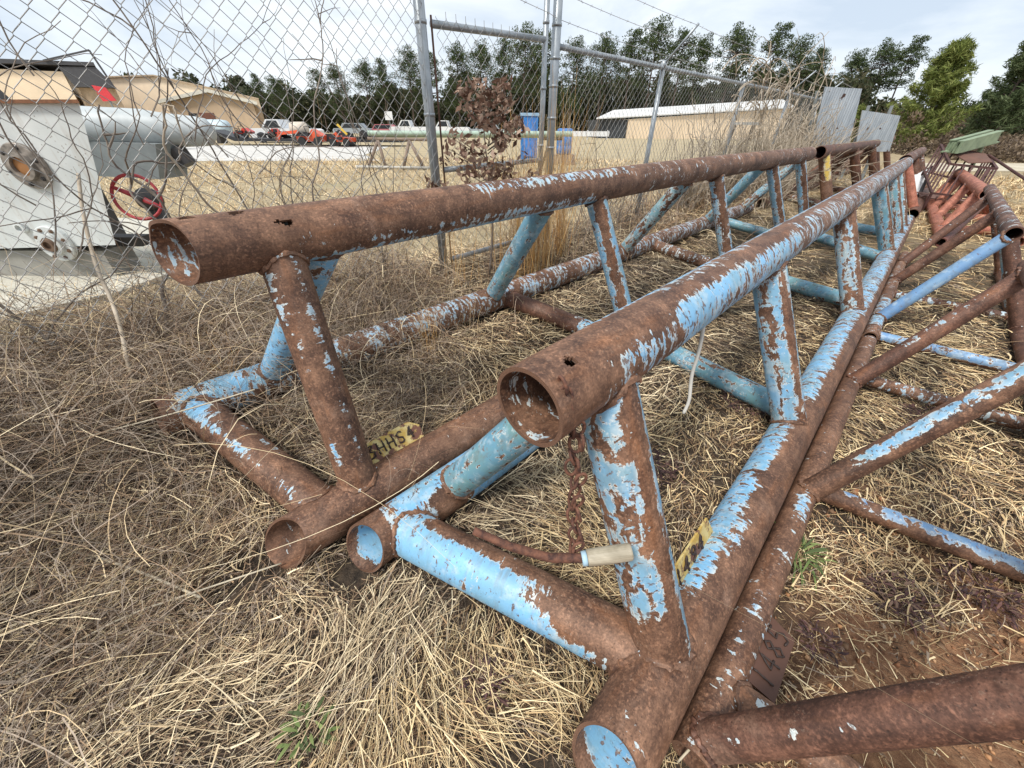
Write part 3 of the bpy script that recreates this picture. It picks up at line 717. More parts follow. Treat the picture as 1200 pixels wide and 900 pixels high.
far_r = t.mix(t.rng(t.noise(g_, 3, 6, .7), .3, .7), (.26, .19, .10), (.45, .36, .22))
left = t.rng(perp, -2.7, -3.3); rightfar = t.rng(alng, 4.5, 9)
c_ = t.mix(left, t.mix(rightfar, near, far_r), straw)
t.col(c_); t.set(Roughness=.95); t.bump(t.noise(g_, 60, 6, .7), 1.0, .03)
gr = fastmesh('ground', v, fq, t.m); tag(gr, kind='structure')

def sheet(name, poly, z, mat, n=None):
    m = MB(); m.add([V(p[0], p[1], z) for p in poly], [tuple(range(len(poly)))]); o = m.build(name, mat, None); tag(o, kind='structure'); return o
t = NT('pale_gravel_road'); g_ = t.n('ShaderNodeNewGeometry').outputs['Position']
t.col(t.mix(t.rng(t.noise(g_, 2.5, 6, .7), .35, .65), (.42, .40, .36), (.66, .64, .60))); t.set(Roughness=.9); M_ROAD = t.m
sheet('yard_road', [(-60, 17.4), (-13.3, 17.3), (-5.6, 18.2), (-7.5, 22), (-8.6, 30.5), (-60, 31)], .008, M_ROAD)
t = NT('sandy_track'); g_ = t.n('ShaderNodeNewGeometry').outputs['Position']
t.col(t.mix(t.rng(t.noise(g_, 1.5, 6, .7), .35, .65), (.40, .34, .24), (.60, .54, .42))); t.set(Roughness=.95)
sheet('dirt_track', [(11.5, 14.6), (17, 15.6), (30, 15.5), (60, 10), (60, 14), (30, 19.8), (17.5, 19.3), (13.5, 17.5)], .006, t.m)
m = MB(); m.prism([V(-6.5, 1.9, 0), V(-3.22, 2.12, 0), V(-2.86, 2.6, 0), V(-2.6, 4.6, 0), V(-6.5, 5.5, 0)], V(0, 0, .235))
t = NT('pale_concrete'); g_ = t.n('ShaderNodeNewGeometry').outputs['Position']
t.col(t.mix(t.rng(t.noise(g_, 5, 6, .7), .3, .7), (.42, .40, .33), (.62, .59, .50))); t.set(Roughness=.9)
tag(m.build('concrete_pad', t.m), kind='structure')

# ------------------------------------------------------------------ buildings and yard, far side
def wall_mat(name, c, ribs=3.0):
    t = NT(name); g_ = t.n('ShaderNodeTexCoord').outputs['Object']
    w = t.n('ShaderNodeTexWave', wave_type='BANDS', bands_direction='X'); w.inputs['Scale'].default_value = ribs; w.inputs['Distortion'].default_value = 0; t.l(g_, w.inputs['Vector'])
    base = t.mix(t.rng(t.noise(g_, .4, 5, .6), .3, .7), tuple(q * .85 for q in c), tuple(q * 1.08 for q in c))
    t.col(base); t.set(Roughness=.6); t.bump(w.outputs['Fac'], .5, .03); return t.m
M_TAN = wall_mat('tan_metal_siding', (.82, .66, .47)); M_TAN2 = wall_mat('tan_stucco', (.82, .66, .48), .5)
M_ROOFW = wall_mat('white_metal_roof', (.70, .70, .68)); M_ROOFD = plain('dark_roof_trim', (.05, .05, .055), .6); M_WHITE = plain('white_paint', (.72, .73, .74), .5, var=.06)
M_BROWN = plain('brown_door', (.16, .07, .05), .6); M_BLACK = plain('black_paint', (.02, .02, .022), .5, var=.3); M_RED = plain('tractor_red', (.55, .035, .02), .4, var=.2); M_ORED = plain('orange_red_paint', (.65, .09, .03), .4, var=.2)
M_GLASS = plain('dark_glass', (.02, .025, .03), .12); M_TYRE = plain('tyre_rubber', (.02, .02, .02), .85); M_BLUEP = plain('barrel_blue', (.03, .19, .50), .4, var=.15)
M_SILVER = plain('silver_paint', (.38, .42, .45), .35, .4, .1); M_YEL = plain('yellow_paint', (.65, .42, .04), .5)

b = thing('tan_building', 'large tan metal building with a dark awning on its corner, at the far left', 'building', (-42, 45, 0))
m = MB(); m.prism([V(-62, 40, 0), V(-37.4, 40, 0), V(-37.4, 40, 4.7), V(-62, 40, 5.4)], V(-12, 14, 0)); m.build('wall', M_TAN, b)
m = MB(); m.prism([V(-62.2, 39.6, 5.5), V(-34.1, 39.6, 5.05), V(-34.1, 39.6, 5.28), V(-62.2, 39.6, 5.95)], V(-12, 14, 0)); m.build('roof', M_ROOFD, b)
m = MB(); m.prism([V(-37.3, 39.7, 5.0), V(-34.2, 39.7, 5.0), V(-33.3, 39.7, 3.65), V(-36.7, 39.7, 3.7)], V(-1, 1.2, 0)); m.build('awning', plain('dark_grey_awning', (.055, .055, .06), .6), b)
m = MB(); m.bar(V(-38, 39.5, 5.35), V(-33.9, 39.5, 6.0), .08, .1); m.bar(V(-33.9, 39.5, 6.0), V(-33.3, 39.5, 3.7), .08, .12); m.build('awning_strut', M_ROOFD, b)
m = MB(); m.prism([V(-37.3, 40.6, 0), V(-34.2, 40.6, 0), V(-34.2, 40.6, 3.7), V(-37.3, 40.6, 3.7)], V(-5, 6, 0)); m.build('annex', plain('beige_annex', (.52, .40, .27), .6), b)
b = thing('loading_sign', 'small red sign board leaning under the dark awning', 'sign', (-34, 38.6, 2.7))
m = MB(); m.prism([V(-34.3, 38.6, 3.75), V(-33.3, 38.6, 3.6), V(-32.9, 38.6, 2.75), V(-34.0, 38.6, 2.7)], V(0, .1, 0)); m.build('board', plain('sign_red', (.6, .04, .05), .5), b)
m = MB(); m.tube([V(-33.5, 38.7, 2.8), V(-33.5, 38.7, 0)], .06, 8); m.build('post', M_GREY, b)
b = thing('long_tan_hall', 'long tan hall with a sloping roofline behind the gabled house', 'building', (-42, 58, 0))
m = MB(); m.prism([V(-50, 55, 0), V(-30, 55, 0), V(-30, 55, 3.6), V(-41, 55, 5.6), V(-50, 55, 5.35)], V(-12, 16, 0)); m.build('wall', M_TAN2, b)
m = MB(); m.prism([V(-50.2, 54.7, 5.37), V(-41, 54.7, 5.63), V(-29.8, 54.7, 3.6), V(-29.8, 54.7, 3.72), V(-41, 54.7, 5.78), V(-50.2, 54.7, 5.5)], V(-12, 16, 0)); m.build('roof', plain('tan_roof_edge', (.40, .30, .2), .6), b)
b = thing('gabled_house', 'low tan house with a shallow white-edged gable and a brown door', 'building', (-32.5, 52, 0))
m = MB(); m.prism([V(-37.3, 50, 0), V(-28.0, 50, 0), V(-28.0, 50, 3.05), V(-32.2, 50, 3.98), V(-37.3, 50, 3.05)], V(-7, 12, 0)); m.build('wall', wall_mat('tan_board', (.50, .38, .26), .5), b)
m = MB(); m.prism([V(-37.9, 49.5, 2.95), V(-32.15, 49.5, 3.95), V(-27.3, 49.5, 2.9), V(-27.3, 49.5, 3.2), V(-32.15, 49.5, 4.25), V(-37.9, 49.5, 3.25)], V(-7, 12.6, 0)); m.build('roof', plain('white_fascia', (.62, .6, .52), .6), b)
m = MB(); m.box((-33.4, 49.96, 1.75), (1.6, .06, .9)); m.build('door', M_BROWN, b)
m = MB(); m.box((-34.9, 49.96, 1.8), (.9, .06, .7)); m.build('window', M_GLASS, b)
b = thing('metal_barn', 'long low tan barn with a white metal roof, seen through the right fence', 'barn', (22, 60, 0))
m = MB(); m.prism([V(14.5, 58, 0), V(35.6, 60, 0), V(35.6, 60, 3.3), V(14.5, 58, 2.0)], V(0, 10, 0)); m.build('wall', M_TAN, b)
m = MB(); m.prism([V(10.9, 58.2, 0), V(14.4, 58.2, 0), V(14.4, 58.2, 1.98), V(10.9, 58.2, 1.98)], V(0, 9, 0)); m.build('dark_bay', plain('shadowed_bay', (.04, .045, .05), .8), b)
m = MB(); m.prism([V(10.3, 57.5, 2.0), V(35.9, 59.5, 3.35), V(35.9, 63, 4.3), V(13.2, 61.5, 2.95)], V(0, 0, .12)); m.build('roof', M_ROOFW, b)
# pale tanks/trailers near the house
b = thing('pale_blue_tank', 'long pale blue-grey round-topped tank in front of the gabled house', 'tank', (-24.5, 34, 0))
m = MB(); m.lathe(V(-27.8, 34, .95), (1, 0, 0), [(.3, 0), (.52, .12), (.55, .5), (.55, 5.9), (.5, 6.3), (.3, 6.45), (.001, 6.5)], 20); m.build('shell', plain('pale_blue_paint', (.46, .56, .6), .5), b, smooth=True)
for x in (-26.8, -24.5, -22.3):
    m = MB(); m.box((x, 34, .3), (.3, .8, .6)); m.build('cradle', M_DARK, b)
b = thing('white_round_tank', 'rounded white tank beside the valve wheel, by the road', 'tank', (-19, 23, 0))
m = MB(); m.lathe(V(-21.5, 25.5, .55), (1, 0, 0), [(.001, 0), (.4, .1), (.5, .4), (.5, 2.2), (.35, 2.5), (.001, 2.6)], 20); m.build('shell', M_WHITE, b, smooth=True)
for x in (-21, -19.6):
    m = MB(); m.box((x, 25.5, .15), (.2, .7, .3)); m.build('cradle', M_DARK, b)

def wheel(m, c, r, w, ax=(0, 1, 0)): m.lathe(np.asarray(c, float) - unit(ax) * w / 2, ax, [(r * .5, 0), (r * .9, 0), (r, w * .2), (r, w * .8), (r * .9, w), (r * .5, w)], 16)
b = thing('flatbed_trailer', 'long black gooseneck flatbed trailer parked beyond the pale road', 'trailer', (-14, 31.5, 0))
m = MB(); m.box((-13.5, 31.8, .33), (11.5, 2.2, .16)); m.build('deck', M_BLACK, b)
m = MB(); m.prism([V(-20.9, 31, .9), V(-19.2, 31, .42), V(-18.9, 31, .25), V(-19.5, 31, .25), V(-20.0, 31, .45), V(-21.0, 31, .8)], V(0, 1.6, 0)); m.build('gooseneck', M_BLACK, b)
m = MB(); rs = np.random.default_rng(3)
for k in range(26): m.box((rs.uniform(-18.3, -9), rs.uniform(31.0, 32.4), .45 + rs.uniform(0, .25)), (rs.uniform(.2, .9), .5, rs.uniform(.08, .4)), rs.uniform(-.2, .2))
tag(m.build('strapped_gear', M_BLACK, b), kind='stuff')
for x in (-12.2, -11.2):
    m = MB(); wheel(m, (x, 30.65, .33), .33, .2); m.build('wheel', M_TYRE, b)
def machine(name, label, x, y, z, sc, mat, cat, seed, flip=1):
    b = thing(name, label, cat, (x, y, z))
    m = MB(); m.prism([V(x - .9 * sc * flip, y - .4, z + .25), V(x + .7 * sc * flip, y - .4, z + .25), V(x + .8 * sc * flip, y - .4, z + .6 * sc), V(x + .2 * sc * flip, y - .4, z + .95 * sc), V(x - .1 * sc * flip, y - .4, z + .6 * sc), V(x - .95 * sc * flip, y - .4, z + .55 * sc)], V(0, .8, 0)); m.build('body', mat, b)
    for dx in (-.55, .5):
        m = MB(); wheel(m, (x + dx * sc, y - .5, z + .26 * sc), .27 * sc, .16); m.build('wheel', M_TYRE, b)
    rs = np.random.default_rng(seed); m = MB()
    for k in range(7): m.box((x + rs.uniform(-.8, .8) * sc, y - .45 + rs.uniform(-.1, .3), z + rs.uniform(.2, .85) * sc), (rs.uniform(.1, .45) * sc, .3, rs.uniform(.08, .3) * sc), rs.uniform(-.3, .3))
    m.build('engine_gear', M_BLACK, b)
    m = MB(); m.tube([V(x - .2 * sc, y - .3, z + .7 * sc), V(x - .3 * sc, y - .3, z + 1.1 * sc), V(x + .05 * sc, y - .3, z + 1.12 * sc)], .025, 6); m.build('handle_bar', M_BLACK, b)
    return b
machine('utility_loader', 'red machine at the front of the black trailer', -18.9, 31.6, .42, .62, M_RED, 'loader', 1)
machine('mower', 'second red machine on the trailer, by the white pickup', -16.6, 31.6, .42, .6, M_RED, 'mower', 2, -1)
b = machine('skid_steer', 'large orange-red loader standing past the trailer middle', -13.4, 29.8, .05, .98, M_ORED, 'loader', 3)
m = MB(); m.bar(V(-14.0, 29.2, .85), V(-15.2, 29.2, .75), .2, .16); m.bar(V(-15.2, 29.2, .8), V(-15.5, 29.2, .35), .2, .14); m.build('boom', M_ORED, b)
b = machine('trencher', 'orange-red trencher with a yellow arm, right of the orange loader', -11.5, 29.9, .05, .85, M_ORED, 'trencher', 4, -1)
m = MB(); m.bar(V(-10.9, 29.3, .7), V(-11.4, 29.3, 1.25), .14, .12); m.build('yellow_arm', M_YEL, b)

def car(name, label, x, y, L, h, mat, truck=False, rz=0.0, group='vehicles parked in front of the trees'):
    b = thing(name, label, 'pickup' if truck else 'car', (x, y, 0), group)
    W = 1.8
    def P(u, z): return V(x + u * L * math.cos(rz), y + u * L * math.sin(rz), z)
    w_ = V(-math.sin(rz), math.cos(rz), 0) * W
    prof = [(-.5, .35), (.5, .35), (.5, h * .55), (.46, h * .62), (-.46, h * .62), (-.5, h * .5)]
    m = MB(); m.prism([P(*p) for p in prof], w_); m.build('body', mat, b)
    cab = [(-.30, h * .62), (.02 if truck else .36, h * .62), (-.02 if truck else .25, h), (-.20, h)]
    m = MB(); m.prism([P(*p) - w_ * .0 for p in cab], w_); m.build('cabin', mat, b)
    win = [(-.26, h * .65), (-.01 if truck else .31, h * .65), (-.04 if truck else .23, h * .95), (-.18, h * .95)]
    m = MB(); m.prism([P(*p) - unit(w_) * .02 for p in win], unit(w_) * .03); m.build('side_window', M_GLASS, b)
    for u in (-.32, .31):
        m = MB(); wheel(m, P(u, .36) - unit(w_) * .02, .36, .22, unit(w_)); m.build('wheel', M_TYRE, b)
    return b
car('pickup_truck', 'white pickup with a pale load, behind the black trailer', -18.3, 35.5, 5.2, 1.55, M_WHITE, True)
b = thing('fuel_bowser', 'cream rounded bowser tank at the back of the white pickup', 'tank', (-15.8, 33.6, 0))
m = MB(); m.lathe(V(-16.3, 33.0, .95), (1, 0, 0), [(.2, 0), (.42, .1), (.45, .3), (.45, 1.1), (.2, 1.25), (.001, 1.28)], 18); m.build('barrel', plain('cream_tank', (.6, .52, .42), .5), b, smooth=True)
m = MB(); m.box((-15.7, 33.4, .3), (1.3, .7, .5)); m.build('frame', M_BLACK, b)
car('parked_car', 'dark grey car, leftmost of the vehicles parked before the trees', -20.2, 56, 4.6, 1.4, M_SILVER)
car('parked_car', 'dull pink-red car between the grey car and the white pickups', -16.6, 57, 4.4, 1.3, plain('faded_red_car', (.5, .16, .18), .4))
car('parked_pickup', 'white pickup parked nearest the pink-red car', -12.8, 56, 5.2, 1.75, M_WHITE, True)
car('parked_pickup', 'white pickup in the middle of the parked vehicles, left of the gate post', -8.2, 56.5, 5.2, 1.75, M_WHITE, True)
car('parked_car', 'silver car behind the thick gate post', -3.5, 57, 4.6, 1.45, M_SILVER)
b = thing('notice_board', 'small white square sign on a pole in front of the far trees', 'sign', (-15, 55, 0))
m = MB(); m.box((-15.0, 55, 2.15), (.9, .06, .85)); m.build('board', M_WHITE, b)
m = MB(); m.tube([V(-15, 55.1, 0), V(-15, 55.1, 2.5)], .05, 8); m.build('pole', M_GREY, b)

# pipe rack with long pale green pipe
M_PALEG = plain('pale_green_coating', (.34, .44, .36), .5, var=.2); M_WOOD = plain('weathered_pipe_leg', (.25, .19, .15), .8, var=.3)
b = thing('pipe_rack', 'trestle stand of two A-frames holding long pipes in the dry field', 'rack', (-4, 14.5, 0))
for (x0, x1, x2) in ((-4.93, -4.42, -4.30), (-3.73, -3.4, -3.0)):
    for xx in (x0, x2):
        m = MB(); m.tube([V(xx, 14.5, .0), V((x1), 14.5, .84)], .05, 10); m.build('leg', M_WOOD, b, smooth=True)
m = MB(); m.tube([V(-4.75, 14.5, .88), V(-2.6, 14.5, .85)], .045, 10); m.build('top_bar', M_WOOD, b, smooth=True)
m = MB(); m.tube([V(-5.3, 14.45, .08), V(-2.7, 14.45, .06)], .045, 10); m.build('ground_bar', plain('pale_bar', (.45, .43, .38), .7), b, smooth=True)
for i, (x0, x1, y, z, r_) in enumerate([(-4.7, 1.9, 14.5, 1.02, .075), (-4.55, 1.6, 14.72, .98, .08)]):
    o = pipe('coated_pipe', V(x0, y, z), V(x1, y + .1, z + .02), r_, M_PALEG, None, openA=True, openB=True, na=20, du=1.0)
    tag(o, ['long pale green pipe lying at the front of the trestle stand', 'thicker pale green pipe lying at the back of the trestle stand'][i], 'pipe')
b = thing('pipe_trestle', 'low dark trestle under the right end of the green pipes', 'rack', (1.2, 14.6, 0))
for x in (1.0, 1.45): 
    m = MB(); m.tube([V(x - .1, 14.6, 0), V(1.2, 14.6, .92)], .04, 8); m.build('leg', M_DARK, b)
m = MB(); m.tube([V(.9, 14.6, .9), V(1.6, 14.6, .9)], .04, 8); m.build('top_bar', M_DARK, b)
b = thing('portable_toilet', 'tall blue plastic cabin behind the orange grass and the gate post', 'cabin', (.55, 18.5, 0))
m = MB(); m.box((.62, 18.5, .78), (.68, .7, 1.56)); m.build('body', M_BLUEP, b); m = MB(); m.box((.62, 18.5, 1.62), (.74, .76, .1)); m.build('roof', plain('pale_blue_roof', (.3, .45, .6), .5), b); m = MB(); m.box((.62, 18.13, .8), (.45, .04, 1.2)); m.build('door', plain('blue_door', (.05, .22, .6), .4), b)
b = thing('plastic_drum', 'blue plastic drum at the right end of the green pipes', 'drum', (1.95, 17.2, 0))
m = MB(); m.lathe(V(1.95, 17.2, .35), (0, 0, 1), [(.25, 0), (.29, .03), (.3, .25), (.285, .27), (.3, .3), (.3, .55), (.285, .57), (.3, .6), (.29, .8), (.22, .83), (.001, .83)], 24); m.build('drum_body', M_BLUEP, b, smooth=True)
m = MB(); m.box((1.95, 17.2, .17), (.8, .8, .34)); m.build('pallet', M_WOOD, b)
b = thing('white_rail_fence', 'low white board fence in front of the barn opening', 'fence', (8, 52, 0))
m = MB(); m.box((7.5, 52, .55), (7, .08, .5)); m.build('boards', M_WHITE, b)
for x in (4.2, 6.2, 8.5, 10.8):
    m = MB(); m.box((x, 52.1, .45), (.12, .1, .9)); m.build('post', M_WHITE, b)
b = thing('mailbox_canopy', 'small grey flat canopy on a leaning post by the barn wall', 'canopy', (7.2, 15, 0))
m = MB(); m.box((7.35, 14.5, 1.35), (.75, .5, .07)); m.build('canopy_top', plain('canopy_grey', (.4, .42, .42), .5), b)
m = MB(); m.tube([V(7.6, 14.5, 1.32), V(7.55, 14.5, 0)], .04, 8); m.tube([V(7.05, 14.5, 1.32), V(6.9, 14.5, .2)], .03, 8); m.build('post', M_DARK, b)

# sheet metal and rack on the right
t = NT('weathered_galvanised_sheet'); g_ = t.n('ShaderNodeTexCoord').outputs['Object']
c_ = t.mix(t.rng(t.noise(t.mul(g_, (6, 6, 1)), 1.6, 5, .6), .3, .7), (.30, .34, .38), (.56, .61, .65)); t.col(t.mix(t.rng(t.noise(g_, 7, 3, .5), .66, .7), c_, (.08, .04, .03))); t.set(Roughness=.45, Metallic=.4)
w = t.n('ShaderNodeTexWave', bands_direction='X'); w.inputs['Scale'].default_value = 6; t.l(g_, w.inputs['Vector']); t.bump(w.outputs['Fac'], .5, .02); M_SHEET = t.m
def sheetpanel(name, label, quad, th_, posts):
    b = thing(name, label, 'panel', (quad[3][0], quad[3][1], 0))
    m = MB(); m.prism(quad, th_); m.build('sheet', M_SHEET, b)
    for (a, c) in posts:
        m = MB(); m.tube([a, c], .035, 8); m.build('post', M_GREY, b)
sheetpanel('steel_panel', 'large grey steel sheet with dark spots, leaning in the brush at the fence end', [V(6.50, 10, 1.96), V(7.29, 10, 1.93), V(7.52, 10, .95), V(6.75, 10, .6)], V(.02, .05, 0), [(V(6.5, 10.2, 1.9), V(6.9, 10.2, 0)), (V(7.2, 10.2, 1.85), V(7.4, 10.2, 0))])
sheetpanel('steel_panel', 'smaller ribbed grey steel sheet standing beyond the largest sheet', [V(8.24, 11, 1.60), V(9.2, 11, 1.50), V(9.35, 11, .78), V(8.5, 11, .75)], V(.02, .05, 0), [(V(8.5, 11.2, 1.7), V(8.6, 11.2, 0)), (V(9.05, 11.2, 1.7), V(9.15, 11.2, 0))])
M_RK = plain('dark_maroon_steel', (.075, .032, .028), .7, var=.4, scale=15)
rk = thing('barred_rack', 'dark maroon steel rack with rows of upright bars, under the pale green trough', 'rack', (8.3, 8.1, 0))
c00 = V(8.32, 8.69, .99); c10 = V(7.81, 7.79, .73); c11 = V(8.39, 7.51, .68); c01 = V(8.98, 8.35, .84)
dn = V(-.40, -.38, -.42)
loop = [c00, c10, c11, c01]
m = MB()
for i in range(4): m.bar(loop[i], loop[(i + 1) % 4], .035, .035)
m.build('upper_frame', M_RK, rk)
m = MB()
for i in range(4): m.bar(loop[i] + dn, loop[(i + 1) % 4] + dn, .03, .03)
m.build('lower_frame', M_RK, rk)
for i in range(4):
    a, c = loop[i], loop[(i + 1) % 4]
    for k in range(6):
        q = k / 6; m = MB(); m.bar(a + (c - a) * q, a + (c - a) * q + dn, .026, .018); m.build('bar', M_RK, rk)
m = MB(); m.prism([c00 * .6 + c10 * .4 + V(.06, .0, .02), c10 * .5 + c11 * .5 + V(.1, .2, .03), c11 * .7 + c01 * .3 + V(-.05, 0, .03), c01 + V(-.1, -.05, .02)], V(0, 0, .012)); m.build('shelf', plain('rust_shelf', (.14, .07, .05), .8), rk)
for k, c in enumerate(loop): 
    m = MB(); m.bar(c + dn, V(c[0] + dn[0], c[1] + dn[1], 0), .03, .03); m.build('leg', M_RK, rk)
M_PG = plain('pale_green_paint', (.22, .28, .17), .6, var=.25, scale=8)
gt2 = thing('green_trough', 'pale green steel trough resting on the barred rack', 'trough', (8.6, 8.5, 1))
A_ = V(8.02, 8.0, .86); B_ = V(9.06, 8.42, .99); 
for k, (dy, dz, w_, h_) in enumerate([(0, .10, .02, .17), (.32, .12, .02, .17), (.16, .03, .30, .02)]):
    m = MB(); m.bar(A_ + V(.6 * dy, 1.3 * dy, dz), B_ + V(.6 * dy, 1.3 * dy, dz + .03), w_, h_); m.build('side_plate' if k < 2 else 'floor_plate', M_PG, gt2)
m = MB()
for q in np.linspace(0, 1, 5): m.bar(A_ + V(.2 * q, .42 * q, .02), A_ + V(.2 * q, .42 * q, .19), .03, .03)
m.build('end_bars', M_PG, gt2)
m = MB(); m.bar(A_ + V(.02, .05, .20), B_ + V(.02, .05, .23), .10, .02); m.bar(A_ + V(.18, .38, .21), B_ + V(.18, .38, .24), .09, .02); m.build('top_flanges', M_PG, gt2)
m = MB(); m.tube([B_ + V(-.1, .1, -.02), B_ + V(-.05, .1, -.4)], .035, 8); m.build('spout', M_PG, gt2)
b = thing('long_steel_bar', 'thin dark steel bar sloping from the barred rack to the right edge', 'bar', (8.6, 8, .6))
m = MB(); m.tube([V(8.87, 8.22, .85), V(8.41, 7.08, .60), V(8.2, 6.6, .5)], .02, 8); m.build('rod', M_RK, b)
b = thing('bent_channel', 'bent white and dark metal channel standing left of the barred rack', 'scrap', (7.7, 8.2, 0))
m = MB(); m.prism([V(7.55, 8.15, .08), V(7.75, 8.0, .05), V(8.0, 8.3, .62), V(7.85, 8.4, .5)], V(.03, .05, 0)); m.build('white_face', M_WHITE, b)
m = MB(); m.prism([V(7.77, 8.0, .05), V(7.95, 8.1, .08), V(8.12, 8.4, .66), V(8.0, 8.35, .62)], V(.03, .05, 0)); m.build('dark_face', M_BLACK, b)
b = thing('coil_spring', 'stack of thin rusty rods lying left of the orange truss', 'scrap', (7.6, 7.7, 0))
m = MB()
for k in range(12): 
    q = k / 12; m.tube([V(7.5 + .42 * q, 7.55 + .75 * q, .22 + .02 * math.sin(k)), V(7.95 + .42 * q, 7.3 + .75 * q, .2)], .016, 6)
m.build('rods', plain('pinkish_rods', (.22, .13, .11), .7), b)

# ------------------------------------------------------------------ trees
def leaf_mat(name, a, b_, c):
    t = NT(name); g_ = t.n('ShaderNodeNewGeometry').outputs['Random Per Island']
    t.col(t.ramp(g_, [(0, a), (.5, b_), (1, c)])); t.set(Roughness=.6); t.b.inputs['Specular IOR Level'].default_value = .2
    tr = t.n('ShaderNodeBsdfTranslucent'); t.l(t.b.inputs['Base Color'].links[0].from_socket, tr.inputs[0])
    mx = t.n('ShaderNodeMixShader'); mx.inputs[0].default_value = .25; t.l(t.b.outputs[0], mx.inputs[1]); t.l(tr.outputs[0], mx.inputs[2]); t.l(mx.outputs[0], t.out.inputs[0])
    return t.m
M_NEED = leaf_mat('pine_needles', (.032, .050, .020), (.062, .088, .034), (.115, .145, .055))
M_NEEDY = leaf_mat('young_pine_needles', (.09, .12, .03), (.18, .22, .055), (.30, .32, .11))
M_NEEDG = leaf_mat('grey_pine_needles', (.05, .075, .03), (.09, .12, .05), (.14, .17, .08))
t = NT('pine_bark'); g_ = t.n('ShaderNodeTexCoord').outputs['Object']
t.col(t.mix(t.rng(t.noise(t.mul(g_, (4, 4, 1)), 3, 5, .6), .35, .65), (.05, .038, .03), (.14, .10, .08))); t.set(Roughness=.9); M_BARK = t.m

def leaves(cent, spread, n, size, rs, squash=.6, asp=.45):
    """n small leaf-sized quads scattered in each blob; returns verts, quads"""
    N = len(cent); c = np.repeat(cent, n, 0); sp = np.repeat(spread, n)
    d = rs.normal(size=(N * n, 3)); d /= np.linalg.norm(d, axis=1)[:, None]
    p = c + d * (sp * rs.uniform(.3, 1, N * n) ** .6)[:, None] * np.array([1, 1, squash])
    a = rs.normal(size=(N * n, 3)); a /= np.linalg.norm(a, axis=1)[:, None]
    b_ = np.cross(a, rs.normal(size=(N * n, 3))); b_ /= np.linalg.norm(b_, axis=1)[:, None]
    s1 = size * rs.uniform(.6, 1.4, N * n)[:, None]; s2 = s1 * asp
    v = np.stack([p - a * s1, p + b_ * s2, p + a * s1, p - b_ * s2], 1).reshape(-1, 3)
    f = np.arange(N * n * 4).reshape(-1, 4)
    return v, f

def tree_meshes(seed, H_, crown0, width, nb, kind='pine', leaf=.17, per=36):
    rs = np.random.default_rng(seed)
    m = MB(); lean = rs.uniform(-.03, .03, 2) * H_
    zs = np.linspace(0, H_ * .96, 9)
    tr = np.array([[lean[0] * (z / H_) ** 2 + .05 * math.sin(z), lean[1] * (z / H_) ** 2, z] for z in zs])
    r0 = H_ * .012 + .03
    m.tube(tr, np.linspace(r0, r0 * .2, 9), 7)
    C_, S_ = [], []
    for i in range(nb):
        q = rs.uniform(0, 1) ** .8; z = H_ * (crown0 + (1 - crown0) * q)
        if kind == 'pine': w_ = width * (math.sin(math.pi * min(1, .25 + q * .72)) ** .7) * rs.uniform(.45, 1.05)
        else: w_ = width * (1.02 - q) ** .8 * rs.uniform(.6, 1.05) + .1
        a = rs.uniform(0, 2 * math.pi); base = np.array([np.interp(z, zs, tr[:, 0]), np.interp(z, zs, tr[:, 1]), z])
        rise = rs.uniform(.05, .35) if kind == 'pine' else rs.uniform(.3, .8)
        tip = base + V(math.cos(a) * w_, math.sin(a) * w_, w_ * rise)
        mid = (base + tip) / 2 + V(0, 0, -.05 * w_)
        m.tube([base, mid, tip], [r0 * .3, r0 * .2, r0 * .08], 4, cap=False)
        if kind == 'pine':
            for t_ in (1.0, rs.uniform(.55, .85)):
                C_.append(base + (tip - base) * t_ + rs.normal(0, .16 * width, 3) * [1, 1, .7]); S_.append(width * rs.uniform(.18, .36))
        else:
            for t_ in (1.05, .9, .72, .54, .36):
                C_.append(base + (tip - base) * t_); S_.append(width * rs.uniform(.07, .12))
    if kind == 'pine': C_.append(tr[-1]); S_.append(width * .33)
    else:
        for q in np.linspace(.75, 1.04, 6): C_.append(V(tr[-1][0], tr[-1][1], H_ * q)); S_.append(width * .1)
    v, f = leaves(np.array(C_), np.array(S_), per, leaf, rs, .72 if kind == 'pine' else 1.2, .40 if kind == 'pine' else .13)
    return m, v, f

TM = []
def make_tree_mesh(seed, H_, c0, w_, nb, mat, kind='pine', leaf=.17, per=36):
    m, v, f = tree_meshes(seed, H_, c0, w_, nb, kind, leaf, per)
    a = m.build('trunk', M_BARK, None, smooth=True); me_t = a.data; loc = a.location.copy(); 
    me_t.transform(__import__('mathutils').Matrix.Translation(loc)); bpy.data.objects.remove(a)
    o = fastmesh('crown', v, f, mat); me_c = o.data; bpy.data.objects.remove(o)
    return me_t, me_c
def place_tree(mm, x, y, sc, rz, label, name='pine_tree', group=None, cat='tree'):
    e_ = thing(name, label, cat, (x, y, float(ground(x, y)) - .02), group); e_.rotation_euler = (0, 0, rz); e_.scale = (sc, sc, sc)
    for nm, me in (('trunk', mm[0]), ('crown', mm[1])): o = bpy.data.objects.new(nm, me); link(o, e_)
    return e_
PV = [make_tree_mesh(100 + i, 13, [.40, .5, .32, .52, .22][i], [3.0, 2.3, 3.2, 2.4, 2.6][i], [58, 50, 70, 46, 80][i], M_NEED, leaf=.13, per=56) for i in range(5)]
